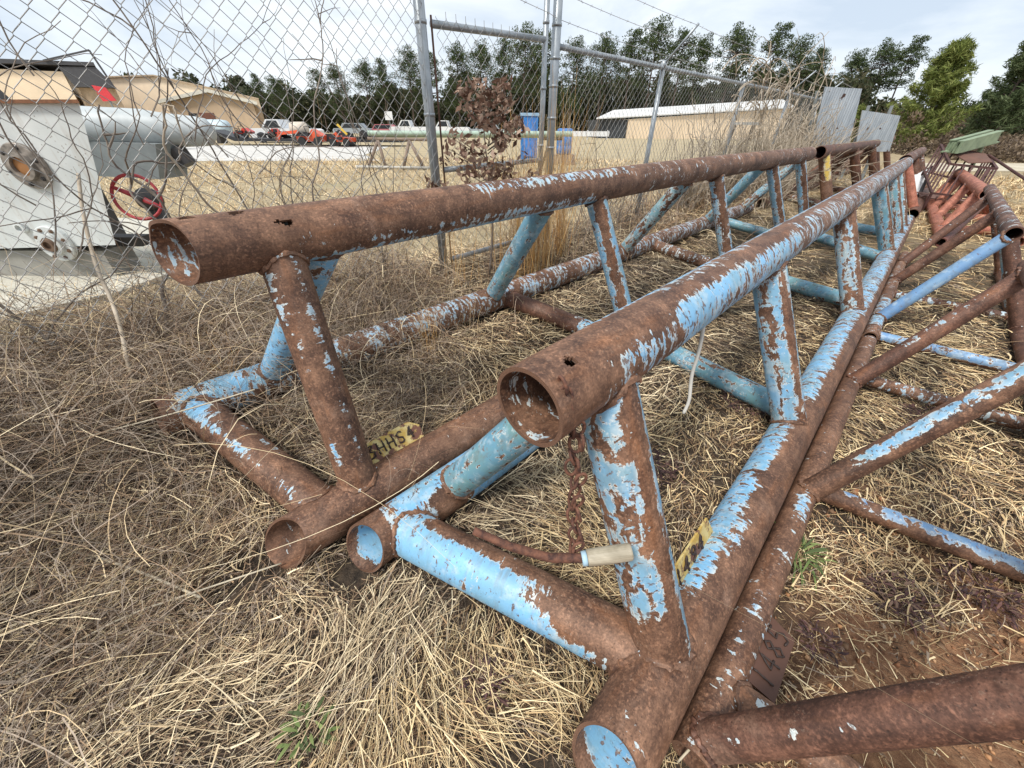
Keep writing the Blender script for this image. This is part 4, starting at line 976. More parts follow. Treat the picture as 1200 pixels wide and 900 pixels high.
far = [ # x at 80 m depth , height, label
 (-47, 66, 7.4, 'dark pine crown just above the long tan hall roof'), (-40, 74, 7.9, 'pine behind the ridge of the gabled house'), (-35.5, 70, 7.6, 'pine above the right eave of the gabled house'),
 (-33, 80, 8.6, 'pine above the white pickup'), (-29, 78, 9.2, 'pine above the cream bowser tank'), (-25, 80, 9.6, 'pine above the orange-red loader'),
 (-21.5, 78, 9.8, 'pine above the trencher with the yellow arm'), (-17.5, 80, 11.0, 'tall pine above the white square sign'), (-13.5, 78, 10.8, 'pine above the trestle stand, left of the gate post'),
 (-9.5, 80, 11.8, 'pine immediately left of the thick gate post'), (-5.5, 78, 11.9, 'pine seen through the walk gate near its left post'), (-1.8, 82, 12.2, 'pine above the brown-leaved sapling'),
 (1.5, 78, 13.6, 'round-topped pine seen through the right half of the walk gate'), (5.2, 80, 13.4, 'pine behind the double gate post'), (9.5, 79, 12.6, 'pine just right of the double gate post'),
 (14.5, 80, 12.8, 'pine above the left end of the barn roof'), (18.5, 78, 13.4, 'pine above the dark barn bay and wall corner'), (22.5, 80, 14.4, 'tallest round pine left of the first barbed wire arm'),
 (26.5, 78, 13.6, 'pine behind the first barbed wire arm'), (30.5, 82, 13.0, 'thin pine right of the first barbed wire arm'), (35.5, 80, 14.0, 'broad pine above the middle of the barn roof'),
 (41.5, 79, 14.2, 'broad pine above the brush at the fence end'), (47, 82, 12.5, 'pine behind the arching pale vines'), (52, 84, 11.6, 'low pine above the big steel sheet'),
 (56.5, 82, 11.4, 'low pine right of the big steel sheet'), (60, 80, 12.4, 'left one of the two joined tall pines above the small steel sheet'), (63.3, 79, 12.9, 'right one of the two joined tall pines above the small steel sheet'),
 (70.5, 80, 12.0, 'lone flat-topped pine between the joined pines and the young yellow-green pine')]
for i, (x, y, h_, lb) in enumerate(far):
    place_tree(PV[i % 5], x, y, h_ / 13.0 * y / 80 * 1.0, i * 1.3, lb, group='pines along the far edge of the yard')
YP = make_tree_mesh(200, 4.5, .03, 1.75, 80, M_NEEDY, 'young', .17, 26); YG = make_tree_mesh(205, 5.0, .12, 1.9, 80, M_NEEDG, 'young', .17, 26)
place_tree(YP, 21.6, 24.2, 1.0, .3, 'young yellow-green pine with upswept shoots, by the dirt track')
place_tree(YP, 19.0, 25.5, .45, 1.3, 'small low green pine sapling between the steel sheets and the young pine')
place_tree(YG, 25.6, 24.5, 1.02, .9, 'bushy grey-green pine at the right edge beyond the dirt track')
place_tree(YG, 33, 31.0, 1.1, 2.2, 'taller grey-green pine behind the bushy one at the right edge')
# far wood mass and scrub
rs = np.random.default_rng(5)
N_ = 5600; th_ = rs.uniform(rad(-40), rad(50), N_); rr_ = rs.uniform(90, 118, N_)
top_ = (6.5 + 4.5 * vnoise(th_ * 40, rr_ * 0, 1.0, 8)) * np.where(th_ > rad(37), .5, np.where(th_ < rad(-8), .72, 1))
cent = np.stack([np.sin(th_) * rr_, np.cos(th_) * rr_, rs.uniform(0, 1, N_) ** .9 * top_], 1)
v, f = leaves(cent, rs.uniform(.7, 1.7, N_), 34, .36, rs, .8)
tag(fastmesh('woodland', v, f, leaf_mat('woodland_dark', (.030, .038, .020), (.065, .080, .038), (.12, .105, .065))), kind='stuff')
N_ = 700; th_ = rs.uniform(rad(36.5), rad(60), N_); rr_ = rs.uniform(30, 60, N_)
cent = np.stack([np.sin(th_) * rr_, np.cos(th_) * rr_, rs.uniform(0, 1, N_) ** 1.6 * np.where(th_ < rad(44), 2.0, .7)], 1)
v, f = leaves(cent, rs.uniform(.3, .9, N_), 80, .085, rs, .8)
tag(fastmesh('scrub', v, f, leaf_mat('dry_scrub', (.09, .065, .05), (.17, .125, .085), (.28, .21, .14))), kind='stuff')

# ------------------------------------------------------------------ dry grass
def straw_mat(name, rough=.75, tl=.2):
    t = NT(name); c = t.n('ShaderNodeAttribute', attribute_name='Col').outputs['Color']; t.col(c); t.set(Roughness=rough); t.b.inputs['Specular IOR Level'].default_value = .3
    return t.m
M_STRAW = straw_mat('dry_straw')

# rods that strands must not run through
SEG = []
for T_, ks, a, b_ in ((T1, (1, 2, 0), -.2, 7), (T2, (1, 2, 0), .1, 9), (T4, (1, 2), .4, 3.3), (T3, (1, 2), 3.4, 6.3), (T5, (1, 2), 7.6, 13), (T8, (1, 2), 9.3, 13)):
    for k in ks: SEG.append((T_.P(k, a), T_.P(k, b_), T_.r))
SEG += [(T1.P(2, -.08), T1.P(1, .135), .074), (T2.P(2, .29), T2.P(1, .56), .078), (T1.P(0, .33), T1.P(1, .26), .066), (T2.P(0, .66), T2.P(1, .54), .072), (T4.P(0, .76), T4.P(1, .49), .041), (T4.P(0, 1.9), T4.P(1, 1.51), .041)]

def strands(N, x, y, h0, L, w, pitch, droop, theta, cols, K=4, curl=.0, rs=rng, taper=.35):
    tt = np.linspace(0, 1, K)
    z0 = ground(x, y) + h0
    th_ = theta[:, None] + curl[:, None] * (tt[None, :] - .5) if not np.isscalar(curl) else np.repeat(theta[:, None], K, 1)
    dx = np.cos(th_) * np.cos(pitch)[:, None]; dy = np.sin(th_) * np.cos(pitch)[:, None]
    st = L[:, None] / (K - 1)
    px = x[:, None] + np.concatenate([np.zeros((N, 1)), np.cumsum(dx[:, :-1] * st, 1)], 1)
    py = y[:, None] + np.concatenate([np.zeros((N, 1)), np.cumsum(dy[:, :-1] * st, 1)], 1)
    pz = z0[:, None] + L[:, None] * (np.sin(pitch)[:, None] * tt[None, :] - droop[:, None] * tt[None, :] ** 2)
    pz = np.maximum(pz, ground(px, py) + .003 + .25 * h0[:, None])
    P = np.stack([px, py, pz], -1)
    ok = np.ones(N, bool)
    for a, b_, r in SEG:
        d = b_ - a; Ld = np.linalg.norm(d); d = d / Ld
        for i in range(K):
            rel = P[:, i] - a; s_ = np.clip(rel @ d, 0, Ld); dist = np.linalg.norm(rel - s_[:, None] * d, axis=1); ok &= dist > r * .98
    roll = rs.uniform(-.9, .9, N)
    side = np.stack([-np.sin(th_) * np.cos(roll)[:, None], np.cos(th_) * np.cos(roll)[:, None], np.repeat(np.sin(roll)[:, None], K, 1)], -1)
    wv = (w[:, None] * (1 - (1 - taper) * tt[None, :]) / 2)[..., None] * side
    Vv = np.stack([P - wv, P + wv], 2)[ok]   # n,K,2,3
    n = len(Vv); base = (np.arange(n) * K * 2)[:, None]
    i = np.arange(K - 1)
    q = np.stack([base + 2 * i, base + 2 * i + 1, base + 2 * i + 3, base + 2 * i + 2], -1).reshape(-1, 4)
    C_ = np.repeat(cols[ok], K * 2, 0)
    return Vv.reshape(-1, 3), q, C_
def join(parts):
    n = 0; vs, fs, cs = [], [], []
    for v, f, c in parts: vs.append(v); fs.append(f + n); cs.append(c); n += len(v)
    return np.concatenate(vs), np.concatenate(fs), np.concatenate(cs)

PAL = np.array([(.70, .56, .34), (.54, .405, .235), (.35, .235, .14), (.19, .12, .075), (.060, .038, .026), (.86, .73, .49), (.31, .25, .20)])
def colours(N, wts, rs, jitter=.18):
    k = rs.choice(len(PAL), N, p=np.array(wts) / np.sum(wts)); c = PAL[k] * rs.uniform(1 - jitter, 1 + jitter, (N, 1)); return np.clip(c, 0, 1)
def polar(N, r0, r1, a0, a1, rs, pw=1.0):
    r = r0 + (r1 - r0) * rs.uniform(0, 1, N) ** pw; a = rs.uniform(rad(a0), rad(a1), N)
    return r * np.sin(a), r * np.cos(a), r
parts = []
def batch(N, r0, r1, a0, a1, Lm, wk, wts, h=(0, .04), pit=(.0, .35), seed=0, mask=None, comb=.75, curl=1.0, dr=(.05, .4), K=4, pw=1.0):
    rs = np.random.default_rng(seed); x, y, r = polar(N, r0, r1, a0, a1, rs, pw)
    perp = x * Q0[0] + y * Q0[1]; al = x * D0[0] + y * D0[1]
    keep = np.ones(N, bool)
    if mask is not None: keep = mask(x, y, perp, al, rs)
    x, y, r, perp, al = x[keep], y[keep], r[keep], perp[keep], al[keep]; N = len(x)
    flow = vnoise(x, y, .9, 11) * 7 + vnoise(x, y, 3.1, 12) * 3.0
    th_ = np.where(rs.uniform(0, 1, N) < comb, flow + rs.normal(0, .38, N), rs.uniform(0, 6.283, N))
    L = Lm * rs.lognormal(0, .45, N) * (1 + .08 * r); w = (wk * (.55 + .9 * rs.uniform(0, 1, N))) * (1 + .33 * r)
    c = colours(N, wts, rs) * np.array([1.06, 1.0, .90]) * (.56 + .52 * vnoise(x, y, 2.3, 15) + .38 * vnoise(x, y, 7.0, 16))[:, None]
    gr_ = (.30 * vnoise(x, y, 1.1, 17) * (perp < -.5))[:, None]; c = c * (1 - gr_) + (c.mean(1, keepdims=True) * np.array([1.06, 1.0, .92])) * gr_
    hh = rs.uniform(*h, N)
    parts.append(strands(N, x, y, hh, L, w, rs.uniform(*pit, N), rs.uniform(*dr, N), th_, c, K=K, curl=rs.normal(0, curl, N), rs=rs))
clay_thin = lambda x, y, p, al, rs: ~((p > .18) & (p < 1.0 + .2 * al) & (al < 1.6) & (vnoise(x, y, 3.0, 21) > .33) & (rs.uniform(0, 1, len(x)) < .86))
inyard = lambda x, y, p, al, rs: (p > -3.1) & clay_thin(x, y, p, al, rs)
# fine thatch mat, gap shade painted dark, then straw, then pale long stems
batch(74000, .25, 7.5, -78, 75, .042, .0015, (.6, 1.2, 3, 6, 9, .2, 4), h=(0, .015), seed=1, mask=inyard, comb=.25, curl=1.3, K=3, pw=.85)
batch(70000, .25, 5.0, -78, 75, .068, .0014, (4, 3.5, 3.5, 3.5, 4, 3, 2.5), h=(.005, .04), seed=2, mask=inyard, comb=.6, curl=.6, pw=.85)
batch(30000, 4.0, 13, -40, 72, .10, .0019, (4, 4, 3, 1, .5, 2, 2), h=(.0, .05), seed=3, mask=inyard, comb=.5, curl=.9, K=3)
lush = lambda x, y, p, al, rs: inyard(x, y, p, al, rs) & (vnoise(x, y, 1.7, 31) > .45)
batch(17000, .25, 4.5, -78, 72, .12, .0018, (6, 4, 1.5, .6, .2, 6, .6), h=(.015, .055), pit=(.0, .3), seed=4, mask=lush, comb=.82, curl=.22, dr=(.0, .2), K=4, pw=.85)
yr = lambda x, y, p, al, rs: (p > .15) & clay_thin(x, y, p, al, rs)
batch(4500, .5, 3.6, 25, 75, .08, .0018, (5, 4, 2.5, 1, .3, 4, 1), h=(.0, .03), pit=(.0, .35), seed=15, mask=yr, comb=.3, curl=.6, dr=(.0, .3), K=4)
batch(4200, .25, 4.5, -78, 72, .07, .0032, (5, 3, 2, .6, 0, 5, .5), h=(.01, .06), pit=(-.1, .3), seed=14, mask=inyard, comb=.3, curl=.7, dr=(.0, .25), K=4, pw=.85)
batch(5000, .4, 3.4, 20, 80, .022, .0018, (2, 2, 4, 5, 4, 1, 3), h=(.0, .012), pit=(-.1, .3), seed=17, mask=lambda x, y, p, al, rs: p > .15, comb=.1, curl=1.4, K=3)
batch(700, .4, 3.0, 20, 80, .11, .0018, (5, 4, 2, 1, 0, 4, 1), h=(.0, .02), pit=(.0, .2), seed=18, mask=lambda x, y, p, al, rs: p > .15, comb=.2, curl=.5, K=4)
# crumbled leaf and stalk litter
batch(16000, .25, 4.0, -78, 75, .012, .0045, (1, 2, 4, 5, 4, .4, 3), h=(.0, .03), pit=(-.1, .5), seed=16, mask=lambda x, y, p, al, rs: p > -3, comb=.1, curl=1, K=3, pw=.85)
# tall arching tufts along and inside the left truss and at the fence foot
tall = lambda x, y, p, al, rs: (p > -2.9) & (p < -1.0) & (vnoise(x, y, 2.0, 41) > .35)
batch(14000, 1.2, 9, -75, 42, .22, .0017, (4, 4, 4, 3, 2, 3, 3), h=(.0, .06), pit=(.25, 1.25), seed=5, mask=tall, comb=.2, curl=1.2, dr=(.3, .9), K=6)
# brown bramble-like growth at the fence foot
foot = lambda x, y, p, al, rs: (p > -3.0) & (p < -1.95) & (vnoise(x, y, 1.6, 43) > .30)
batch(26000, 1.4, 9, -75, 42, .40, .0018, (.6, 1.5, 4, 5, 2, .4, 4), h=(.0, .10), pit=(.4, 1.45), seed=25, mask=foot, comb=.1, curl=2.0, dr=(.2, .8), K=6)
# wiry grey-brown tangle on the left
tang = lambda x, y, p, al, rs: (p < -1.05) & (p > -3.1) & (al < 1.6) | ((p < -.9) & (p > -3.1) & (al < .6))
batch(30000, .5, 3.8, -82, -8, .17, .0013, (.5, .7, 1.6, 4.2, 6.5, .4, 6.5), h=(.0, .14), pit=(-.1, .8), seed=6, mask=tang, comb=.15, curl=2.0, dr=(.1, .8), K=6)
batch(1900, .9, 3.6, -82, -10, .36, .0024, (1.2, 1, 1.5, 1.5, 1, 1, 6), h=(.0, .16), pit=(.0, .9), seed=27, mask=lambda x, y, p, al, rs: tang(x, y, p, al, rs) & ((p < -1.75) | (al < -.35)), comb=.1, curl=1.6, dr=(.1, .8), K=8)
tang2 = lambda x, y, p, al, rs: (p < -1.7) & (p > -3.1) & (al < 1.4)
batch(16000, 1.2, 3.6, -82, -12, .30, .0013, (.5, .6, 1.6, 3.5, 4, .5, 8), h=(.05, .24), pit=(-.1, 1.2), seed=26, mask=tang2, comb=.1, curl=2.6, dr=(.1, .8), K=7)
batch(90, .7, 3.4, -80, -10, .8, .0015, (3, 3, 3, 1, 0, 3, 2), h=(.04, .22), pit=(.0, .35), seed=7, mask=tang, comb=.1, curl=.6, dr=(.1, .45), K=9)
v, f, c = join(parts)
tag(fastmesh('dry_grass', v, f, M_STRAW, c), kind='stuff')
rs = np.random.default_rng(91); N_ = 5200; x, y, r_ = polar(N_, .4, 3.2, 22, 80, rs)
pp_ = x * Q0[0] + y * Q0[1]; al_ = x * D0[0] + y * D0[1]; k_ = (pp_ > .2) & (al_ < 1.9); x, y = x[k_], y[k_]; N_ = len(x)
oc = np.array([(1, 0, 0), (-1, 0, 0), (0, 1, 0), (0, -1, 0), (0, 0, 1), (0, 0, -1)], float)
sz = .0035 * rs.lognormal(0, .6, N_); P_ = np.stack([x, y, ground(x, y) + sz * .4], 1)
vv = P_[:, None, :] + oc[None] * sz[:, None, None] * rs.uniform(.6, 1.3, (N_, 6, 1)) + rs.normal(0, .25, (N_, 6, 3)) * sz[:, None, None]
tri = np.array([(0, 2, 4), (2, 1, 4), (1, 3, 4), (3, 0, 4), (2, 0, 5), (1, 2, 5), (3, 1, 5), (0, 3, 5)])
ff = (np.arange(N_)[:, None, None] * 6 + tri[None]).reshape(-1, 3)
cc = np.repeat(np.array([(.48, .25, .12), (.34, .16, .08), (.20, .12, .07), (.55, .33, .18)])[rs.integers(0, 4, N_)], 6, 0)
tag(fastmesh('soil_crumbs', vv.reshape(-1, 3), ff, M_STRAW, cc), kind='stuff')
# short field grass beyond the fence and to the right
parts = []
fld = lambda x, y, p, al, rs: (p < -3.0) & (vnoise(x, y, 1.0, 51) > .25)
batch(60000, 3.2, 20, -72, 38, .05, .0024, (5, 5, 3, 1, .3, 3, 1), h=(0, .01), pit=(.3, 1.4), seed=8, mask=fld, comb=.2, K=3)
fr2 = lambda x, y, p, al, rs: (p > 1.0) | (al > 8)
batch(16000, 7, 20, 35, 72, .07, .0022, (5, 5, 3, 1, .3, 3, 1), h=(0, .02), pit=(.2, 1.3), seed=9, mask=fr2, comb=.2, K=3)
v, f, c = join(parts)
tag(fastmesh('field_grass', v, f, M_STRAW, c), kind='stuff')

# ------------------------------------------------------------------ vines, brush, sapling, broomsedge
t = NT('vine_bark'); g_ = t.n('ShaderNodeTexCoord').outputs['Object']
t.col(t.mix(t.rng(t.noise(g_, 9, 5, .6), .35, .65), (.13, .10, .08), (.30, .25, .20))); t.set(Roughness=.85); M_VINE = t.m
t = NT('pale_vine_bark'); g_ = t.n('ShaderNodeTexCoord').outputs['Object']
t.col(t.mix(t.rng(t.noise(g_, 9, 5, .6), .35, .65), (.30, .24, .17), (.52, .44, .34))); t.set(Roughness=.85); M_VINE2 = t.m
def walk(m, p, d, L, r, rs, step=.05, wig=.35, grav=0.0, plane=None, branch=.0, depth=0, keep=.15):
    n = max(3, int(L / step)); P = [p.copy()]; d = unit(d)
    for i in range(n):
        d = unit(d + rs.normal(0, wig * .3, 3) + V(0, 0, grav)); p = p + d * step
        if plane is not None:
            dist = (p @ Q0) - plane; p = p - Q0 * dist * keep
        P.append(p.copy())
        if depth < 2 and rs.uniform() < branch:
            walk(m, p, unit(d + rs.normal(0, .8, 3)), L * (1 - i / n) * rs.uniform(.3, .7), r * .6, rs, step, wig, grav, plane, branch * .8, depth + 1, keep)
    m.tube(P, np.linspace(r, r * .35, len(P)), 5 if r > .004 else 4, cap=False)
vn = [(.62, 1.95, 'pale bare vine stem climbing the fence in front of the tank corner', .008, 30), (-.05, 2.2, 'thick twisted grey vine on the fence before the upper flange', .010, 31),
      (.30, 2.2, 'forked vine rising on the fence past the dark awning', .008, 32), (.95, 2.1, 'thin vine climbing the fence left of the gabled house', .006, 33),
      (-.35, 2.2, 'dark vine tangle at the left edge of the fence', .008, 34), (1.25, 1.9, 'slender vine climbing the fence above the red machine', .005, 35), (.75, 2.3, 'crossing brown vine on the fence behind the pale stem', .006, 36)]
for al, hh, lb, r_, sd in vn:
    rs = np.random.default_rng(sd); b = thing('climbing_vine', lb, 'vine', F(al, gz(al), .05), group='bare vines on the left fence panel'); m = MB()
    walk(m, F(al, gz(al) - .05, .12), V(-.12, 0, 1) + D0 * rs.uniform(-.25, .1), hh, r_, rs, wig=.45, plane=FP + .06, branch=.13)
    m.build('stem', M_VINE if sd != 30 else M_VINE2, b, smooth=True)
    m = MB()
    for i in range(5): walk(m, F(al + rs.uniform(-.2, .2), rs.uniform(.4, 1.4), .05), V(0, 0, 1) + D0 * rs.uniform(-1, 1), rs.uniform(.5, 1.2), .003, rs, wig=.5, plane=FP + .06, branch=.08)
    m.build('twig', M_VINE, b)
# pale brush at the far fence
rs = np.random.default_rng(77); m = MB()
for i in range(950):
    al = rs.uniform(6.3, 14); p = F(al, gz(al), rs.uniform(-.25, .35)); L_ = rs.uniform(.5, 1.9) * (1 if i % 3 else .6)
    walk(m, p, V(0, 0, 1) + rs.normal(0, .35, 3), L_, (.0055 + .0006 * al) * rs.uniform(.5, 1.1), rs, step=.09, wig=.6, grav=-.02, plane=FP, branch=.05, keep=.06)
for i in range(95):
    al = rs.uniform(6.8, 12.5); p = F(al, rs.uniform(1.2, 1.9), rs.uniform(-.1, .3))
    walk(m, p, V(0, 0, .7) + D0 * rs.uniform(-1.3, 1.4), rs.uniform(.7, 1.5), rs.uniform(.006, .0105), rs, step=.09, wig=.3, grav=-.16, plane=FP + .1, keep=.02)
for i in range(620):
    al = rs.uniform(7.6, 12.6); dp = rs.uniform(.15, .85); p = F(al, gz(al, dp), dp)
    walk(m, p, V(0, 0, 1) + rs.normal(0, .3, 3), rs.uniform(.5, 1.75), rs.uniform(.006, .010), rs, step=.09, wig=.6, grav=-.02, branch=.05)
tag(m.build('bramble_brush', M_VINE2, None, recalc=False), kind='stuff')
m = MB()
for i in range(70):
    al = rs.uniform(3.4, 7); p = F(al, gz(al), rs.uniform(-.5, .3)); walk(m, p, V(0, 0, 1) + rs.normal(0, .25, 3), rs.uniform(.5, 1.25), .005, rs, step=.08, wig=.4, plane=FP, branch=.06, keep=.03)
tag(m.build('fence_scrub', M_VINE, None, recalc=False), kind='stuff')
for (al, dal, sd, lb) in [(9.2, .5, 3, 'long pale twig arching high above the steel sheet and brush'), (8.6, .15, 4, 'short bare twig pointing up above the brush at the fence end')]:
    m = MB(); rs = np.random.default_rng(sd); walk(m, F(al, 1.7, .1), V(0, 0, 1) + D0 * dal * 2, 1.15 if sd == 3 else .75, .007, rs, step=.08, wig=.2, grav=-.03, branch=.1)
    tag(m.build('twig', M_VINE, None, recalc=False), lb, 'twig')

# brown-leaved sapling by the gate
sp = thing('oak_sapling', 'sapling with clinging crumpled brown leaves in front of the walk gate', 'sapling', F(2.05, gz(2.05), .30))
rs = np.random.default_rng(12); m = MB(); tips = []
p0 = F(2.05, gz(2.05), .30); top = F(2.08, 1.46, .30)
st = np.array([p0 + (top - p0) * q + V(.03 * math.sin(q * 5), .02 * math.cos(q * 4), 0) for q in np.linspace(0, 1, 12)]); m.tube(st, np.linspace(.011, .003, 12), 6)
for i in range(52):
    q = .36 + .64 * rs.uniform(0, 1) ** 1.5; a = rs.uniform(0, 6.28); L_ = .46 * (1.15 - q) + .05; b0 = p0 + (top - p0) * q; b1 = b0 + V(math.cos(a) * L_, math.sin(a) * L_, L_ * .5); m.tube([b0, b1], [.004, .002], 4, cap=False)
    for t_ in (.45, .7, 1.0): tips.append(b0 + (b1 - b0) * t_)
m.build('stem', M_VINE, sp, smooth=True)
v, f = leaves(np.array(tips), np.full(len(tips), .05), 9, .026, rs, 1.2)
org = np.array(sp.location); fastmesh('leaves', v - org, f, leaf_mat('brown_oak_leaves', (.08, .04, .028), (.22, .13, .09), (.46, .33, .25)), parent=sp)

# broomsedge clumps
def clump(al, dp, n, h_, spread, lb, name='broomsedge', colr=((.62, .33, .10), (.70, .44, .18), (.48, .26, .10)), seed=0, w=.0035, cat='grass clump', pit=(1.1, 1.5), droop=(.02, .35), base=None, lr=(.5, 1.1)):
    rs = np.random.default_rng(seed); p = F(al, 0, dp) if base is None else np.asarray(base, float); x = p[0] + rs.normal(0, spread, n); y = p[1] + rs.normal(0, spread, n)
    c = np.array(colr)[rs.integers(0, len(colr), n)] * rs.uniform(.8, 1.15, (n, 1)); L = h_ * rs.uniform(*lr, n)
    v, f, cc = strands(n, x, y, np.zeros(n), L, np.full(n, w) * rs.uniform(.6, 1.4, n), rs.uniform(*pit, n), rs.uniform(*droop, n), rs.uniform(0, 6.28, n), cc_ if False else c, K=6, curl=rs.normal(0, .8, n), rs=rs)
    o = fastmesh(name, v, f, M_STRAW, cc); return tag(o, lb, cat)
BS = ((.66, .36, .11), (.74, .48, .20), (.54, .30, .11), (.70, .54, .30), (.42, .24, .10))
clump(2.62, .30, 190, 1.22, .14, lb='dense orange dry grass clump right of the brown-leaved sapling', seed=1, colr=BS, w=.0042, pit=(1.25, 1.52), droop=(.0, .25), lr=(.7, 1.08))
clump(2.30, .38, 90, 1.05, .12, lb='lower orange dry grass clump at the foot of the brown-leaved sapling', seed=2, colr=BS, w=.0038, pit=(1.2, 1.52), droop=(.0, .25))
clump(3.02, .26, 130, 1.40, .055, lb='tall orange dry grass hugging the double gate post', seed=3, colr=BS, w=.0040, pit=(1.3, 1.54), droop=(.0, .25), lr=(.7, 1.08))
clump(1.80, .25, 46, .95, .07, 'thin orange dry grass at the foot of the thick gate post', seed=4, colr=BS, w=.0026)
clump(1.35, .75, 110, .50, .06, 'orange-tan dry grass seen under the left truss top pipe', seed=5, colr=((.50, .34, .18), (.55, .42, .26)), w=.0026)
clump(1.05, .85, 60, .42, .03, 'small orange stem clump between the left truss posts', seed=6, colr=BS, w=.0025)
clump(.10, .55, 40, .34, .03, 'rusty orange weed below the open end of the left truss', seed=7, colr=((.50, .24, .07), (.60, .34, .12)), w=.0025)

# small green weeds and maroon dead weeds
GREEN = ((.12, .165, .05), (.19, .235, .08), (.08, .11, .04)); MAR = ((.075, .035, .035), (.12, .06, .05), (.05, .028, .028), (.16, .10, .07))
def weed(lb, b3, n, L_, w_, col_, spread, seed, z0=.02):
    rs = np.random.default_rng(seed); m = MB(); x0, y0 = b3; cs = []
    a = rs.uniform(0, 6.28, n); rr = spread * rs.uniform(0, 1, n) ** .6; V_, F_, C_ = [], [], []
    for i in range(n):
        p = V(x0 + rr[i] * math.cos(a[i]), y0 + rr[i] * math.sin(a[i]), 0); p[2] = float(ground(p[0], p[1])) + z0 + rs.uniform(-.02, .015)
        th_ = a[i] + rs.normal(0, .7); el = rs.uniform(.15, 1.1); d = V(math.cos(th_) * math.cos(el), math.sin(th_) * math.cos(el), math.sin(el)); sd_ = V(-math.sin(th_), math.cos(th_), rs.uniform(-.3, .3))
        L = L_ * rs.uniform(.5, 1.2); k = len(V_) ; c = np.array(col_)[rs.integers(0, len(col_))] * rs.uniform(.7, 1.25)
        for q, ww in ((0, .3), (.35, 1), (.7, .8), (1, .08)):
            ctr = p + d * L * q - V(0, 0, .5 * L * q * q)
            V_ += [ctr - sd_ * w_ * ww / 2, ctr + sd_ * w_ * ww / 2]; C_ += [c, c]
        for q in range(3): F_.append((k + 2 * q, k + 2 * q + 1, k + 2 * q + 3, k + 2 * q + 2))
    return tag(fastmesh('weed', np.array(V_), np.array(F_), M_STRAW, np.array(C_)), lb, 'weed')
weed('bright green weed among straw at the bottom left of centre', (-.50, .27), 40, .062, .0085, GREEN, .04, 1, .035)
weed('green grass tuft beside the slim truss chord', (1.00, .75), 80, .10, .007, GREEN, .05, 2, .03)
weed('maroon dead weed patch on the orange clay', (1.24, .60), 230, .035, .0065, MAR, .085, 3, .03)
weed('maroon dead weed patch at the right, past the clay', (1.52, .62), 230, .035, .0065, MAR, .09, 4, .03)
weed('dark maroon weed inside the centre truss behind its front post', (.62, 1.12), 220, .035, .0065, MAR, .10, 5, .035)
weed('small maroon weed beside the numbered plate', (.90, .47), 100, .03, .0055, MAR, .05, 6, .03)
weed('small maroon weed near the blue cross pipe', (-.06, .36), 110, .03, .0055, MAR, .055, 7, .035)
weed('dark maroon weed patch under the cobalt blue pipe', (2.15, 1.50), 220, .04, .0075, MAR, .12, 8, .03)
weed('maroon weed between the far posts of the centre truss', (1.25, 1.60), 200, .04, .0075, MAR, .12, 9, .035)

# a few longer strands and stems that stand out
def stem(pts, r, lb, mat, name='dry_stem'):
    pts = np.array(pts, float); t_ = np.linspace(0, 1, len(pts)); u_ = np.linspace(0, 1, 24)
    P = np.stack([np.interp(u_, t_, pts[:, i]) for i in range(3)], 1)
    for _ in range(3): P[1:-1] = (P[:-2] + P[1:-1] * 2 + P[2:]) / 4
    m = MB(); m.tube(P, r, 6); return tag(m.build(name, mat, None, smooth=True), lb, 'stem')
M_PSTEM = plain('pale_stem', (.60, .52, .38), .7)
stem([(-1.85, .94, .22), (-1.62, 1.045, .26), (-1.335, 1.13, .305), (-1.055, 1.246, .345)], .0028, 'long pale grass stalk arching onto the lower corner of the left truss', M_PSTEM)
stem([(-1.70, .66, .13), (-1.60, .80, .18), (-1.58, .95, .17), (-1.61, 1.08, .13)], .0024, 'pale stalk lying in the dark tangle at the left edge', M_PSTEM)
stem([(-2.17, 2.12, 1.03), (-2.10, 1.96, .87), (-1.98, 1.76, .65), (-1.85, 1.64, .59), (-1.724, 1.477, .46), (-1.704, 1.398, .345), (-1.69, 1.37, .19)], .0085, 'bare whitish stick rising from the tangle to the fence below the tank', M_VINE2, 'bare_stick')
stem([(-1.728, .724, .06), (-1.419, .692, .09), (-1.171, .629, .09), (-.954, .572, .04)], .0042, 'thick pale straw stalk lying at the left, lower half', M_PSTEM)
stem([(-1.327, .355, .04), (-1.107, .509, .07), (-.768, .688, .03)], .0030, 'pale straw stalk running up from the left bottom corner', M_PSTEM)
stem([(.397, .222, .012), (.44, .25, .10), (.477, .277, .115), (.44, .29, .06)], .0028, 'white bent stalk poking out beside the nearest chord end', M_PSTEM)
stem([(.565, 1.02, .79), (.576, 1.009, .679), (.570, .998, .592), (.579, .975, .507), (.57, .97, .46)], .0055, 'frayed white cord hanging from the underside of the blue top pipe', plain('white_cord', (.66, .64, .58), .9), 'cord')

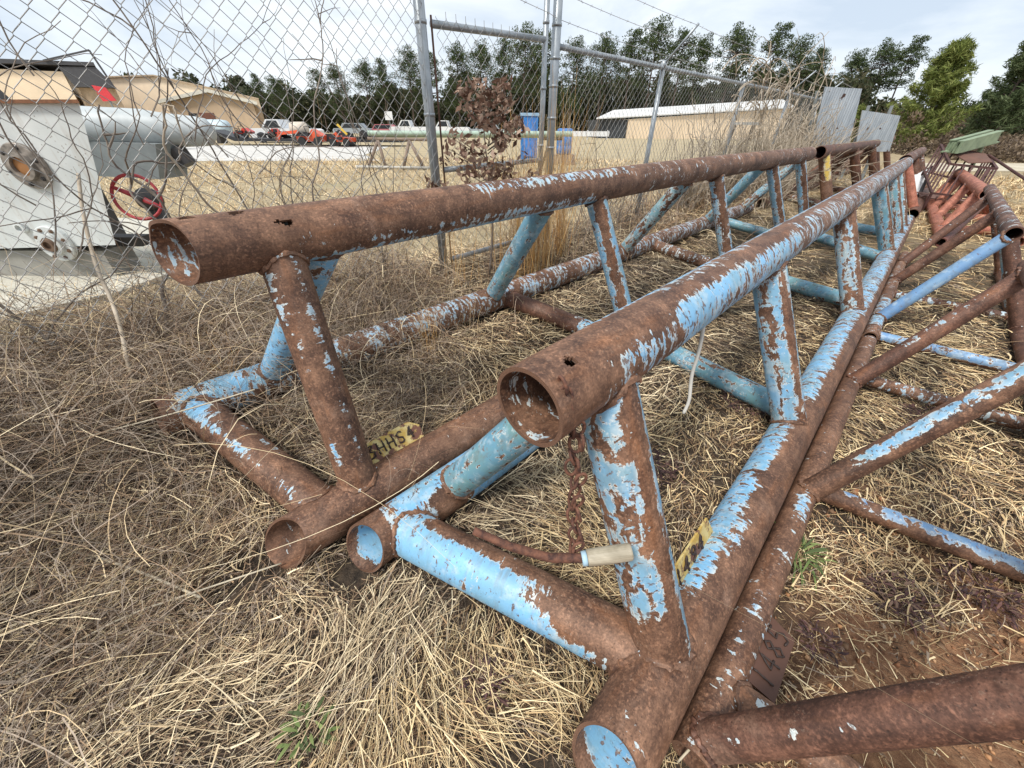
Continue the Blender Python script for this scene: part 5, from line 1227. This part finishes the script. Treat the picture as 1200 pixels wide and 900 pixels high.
# ------------------------------------------------------------------ light, sky, camera
w = bpy.data.worlds.new('World'); SC.world = w; w.use_nodes = True; nt = w.node_tree; nt.nodes.clear()
out = nt.nodes.new('ShaderNodeOutputWorld'); sky = nt.nodes.new('ShaderNodeTexSky'); sky.sky_type = 'NISHITA'; sky.sun_disc = False
SUN_EL, SUN_AZ = rad(56), rad(-140)
sky.sun_elevation = SUN_EL; sky.sun_rotation = SUN_AZ
b1 = nt.nodes.new('ShaderNodeBackground'); b1.inputs[1].default_value = .10; nt.links.new(sky.outputs[0], b1.inputs[0])
tc = nt.nodes.new('ShaderNodeTexCoord'); mp = nt.nodes.new('ShaderNodeMapping'); mp.inputs['Scale'].default_value = (1, 1, 3.2); nt.links.new(tc.outputs['Generated'], mp.inputs[0])
no = nt.nodes.new('ShaderNodeTexNoise'); no.inputs['Scale'].default_value = 2.3; no.inputs['Detail'].default_value = 7; no.inputs['Roughness'].default_value = .55; no.inputs['Distortion'].default_value = .4; nt.links.new(mp.outputs[0], no.inputs['Vector'])
cr = nt.nodes.new('ShaderNodeValToRGB'); cr.color_ramp.elements[0].position = .36; cr.color_ramp.elements[0].color = (.46, .53, .62, 1); cr.color_ramp.elements[1].position = .62; cr.color_ramp.elements[1].color = (.76, .79, .815, 1); nt.links.new(no.outputs['Fac'], cr.inputs[0])
b2 = nt.nodes.new('ShaderNodeBackground'); b2.inputs[1].default_value = 1.0; nt.links.new(cr.outputs[0], b2.inputs[0])
mx = nt.nodes.new('ShaderNodeMixShader'); mx.inputs[0].default_value = .88; nt.links.new(b1.outputs[0], mx.inputs[1]); nt.links.new(b2.outputs[0], mx.inputs[2]); nt.links.new(mx.outputs[0], out.inputs[0])
from mathutils import Vector, Matrix
sl = bpy.data.lights.new('sun', 'SUN'); sl.energy = 2.3; sl.angle = rad(12); sl.color = (1, .96, .90)
so = bpy.data.objects.new('sun', sl); link(so)
sd = Vector((math.cos(SUN_EL) * math.sin(SUN_AZ), math.cos(SUN_EL) * math.cos(SUN_AZ), math.sin(SUN_EL)))
so.rotation_euler = sd.to_track_quat('Z', 'Y').to_euler(); so.location = (0, 0, 20)

th_, ro, fpx, Hc = 0.6037, -0.0077, 438.58, 1.2417
Xh = V(1, 0, 0); Uh = V(0, math.sin(th_), math.cos(th_)); Fh = V(0, math.cos(th_), -math.sin(th_))
cX = math.cos(ro) * Xh - math.sin(ro) * Uh; cU = math.sin(ro) * Xh + math.cos(ro) * Uh
cam = bpy.data.cameras.new('camera'); cam.sensor_width = 36; cam.lens = fpx / 1200 * 36; cam.clip_start = .02; cam.clip_end = 3000
co = bpy.data.objects.new('camera', cam); link(co)
M = Matrix(((cX[0], cU[0], -Fh[0], 0), (cX[1], cU[1], -Fh[1], 0), (cX[2], cU[2], -Fh[2], Hc), (0, 0, 0, 1)))
co.matrix_world = M; SC.camera = co
SC.view_settings.view_transform = 'Standard'; SC.view_settings.look = 'None'; SC.view_settings.exposure = .60; SC.view_settings.gamma = 1
SC.cycles.max_bounces = 5; SC.cycles.diffuse_bounces = 3; SC.cycles.use_denoising = True
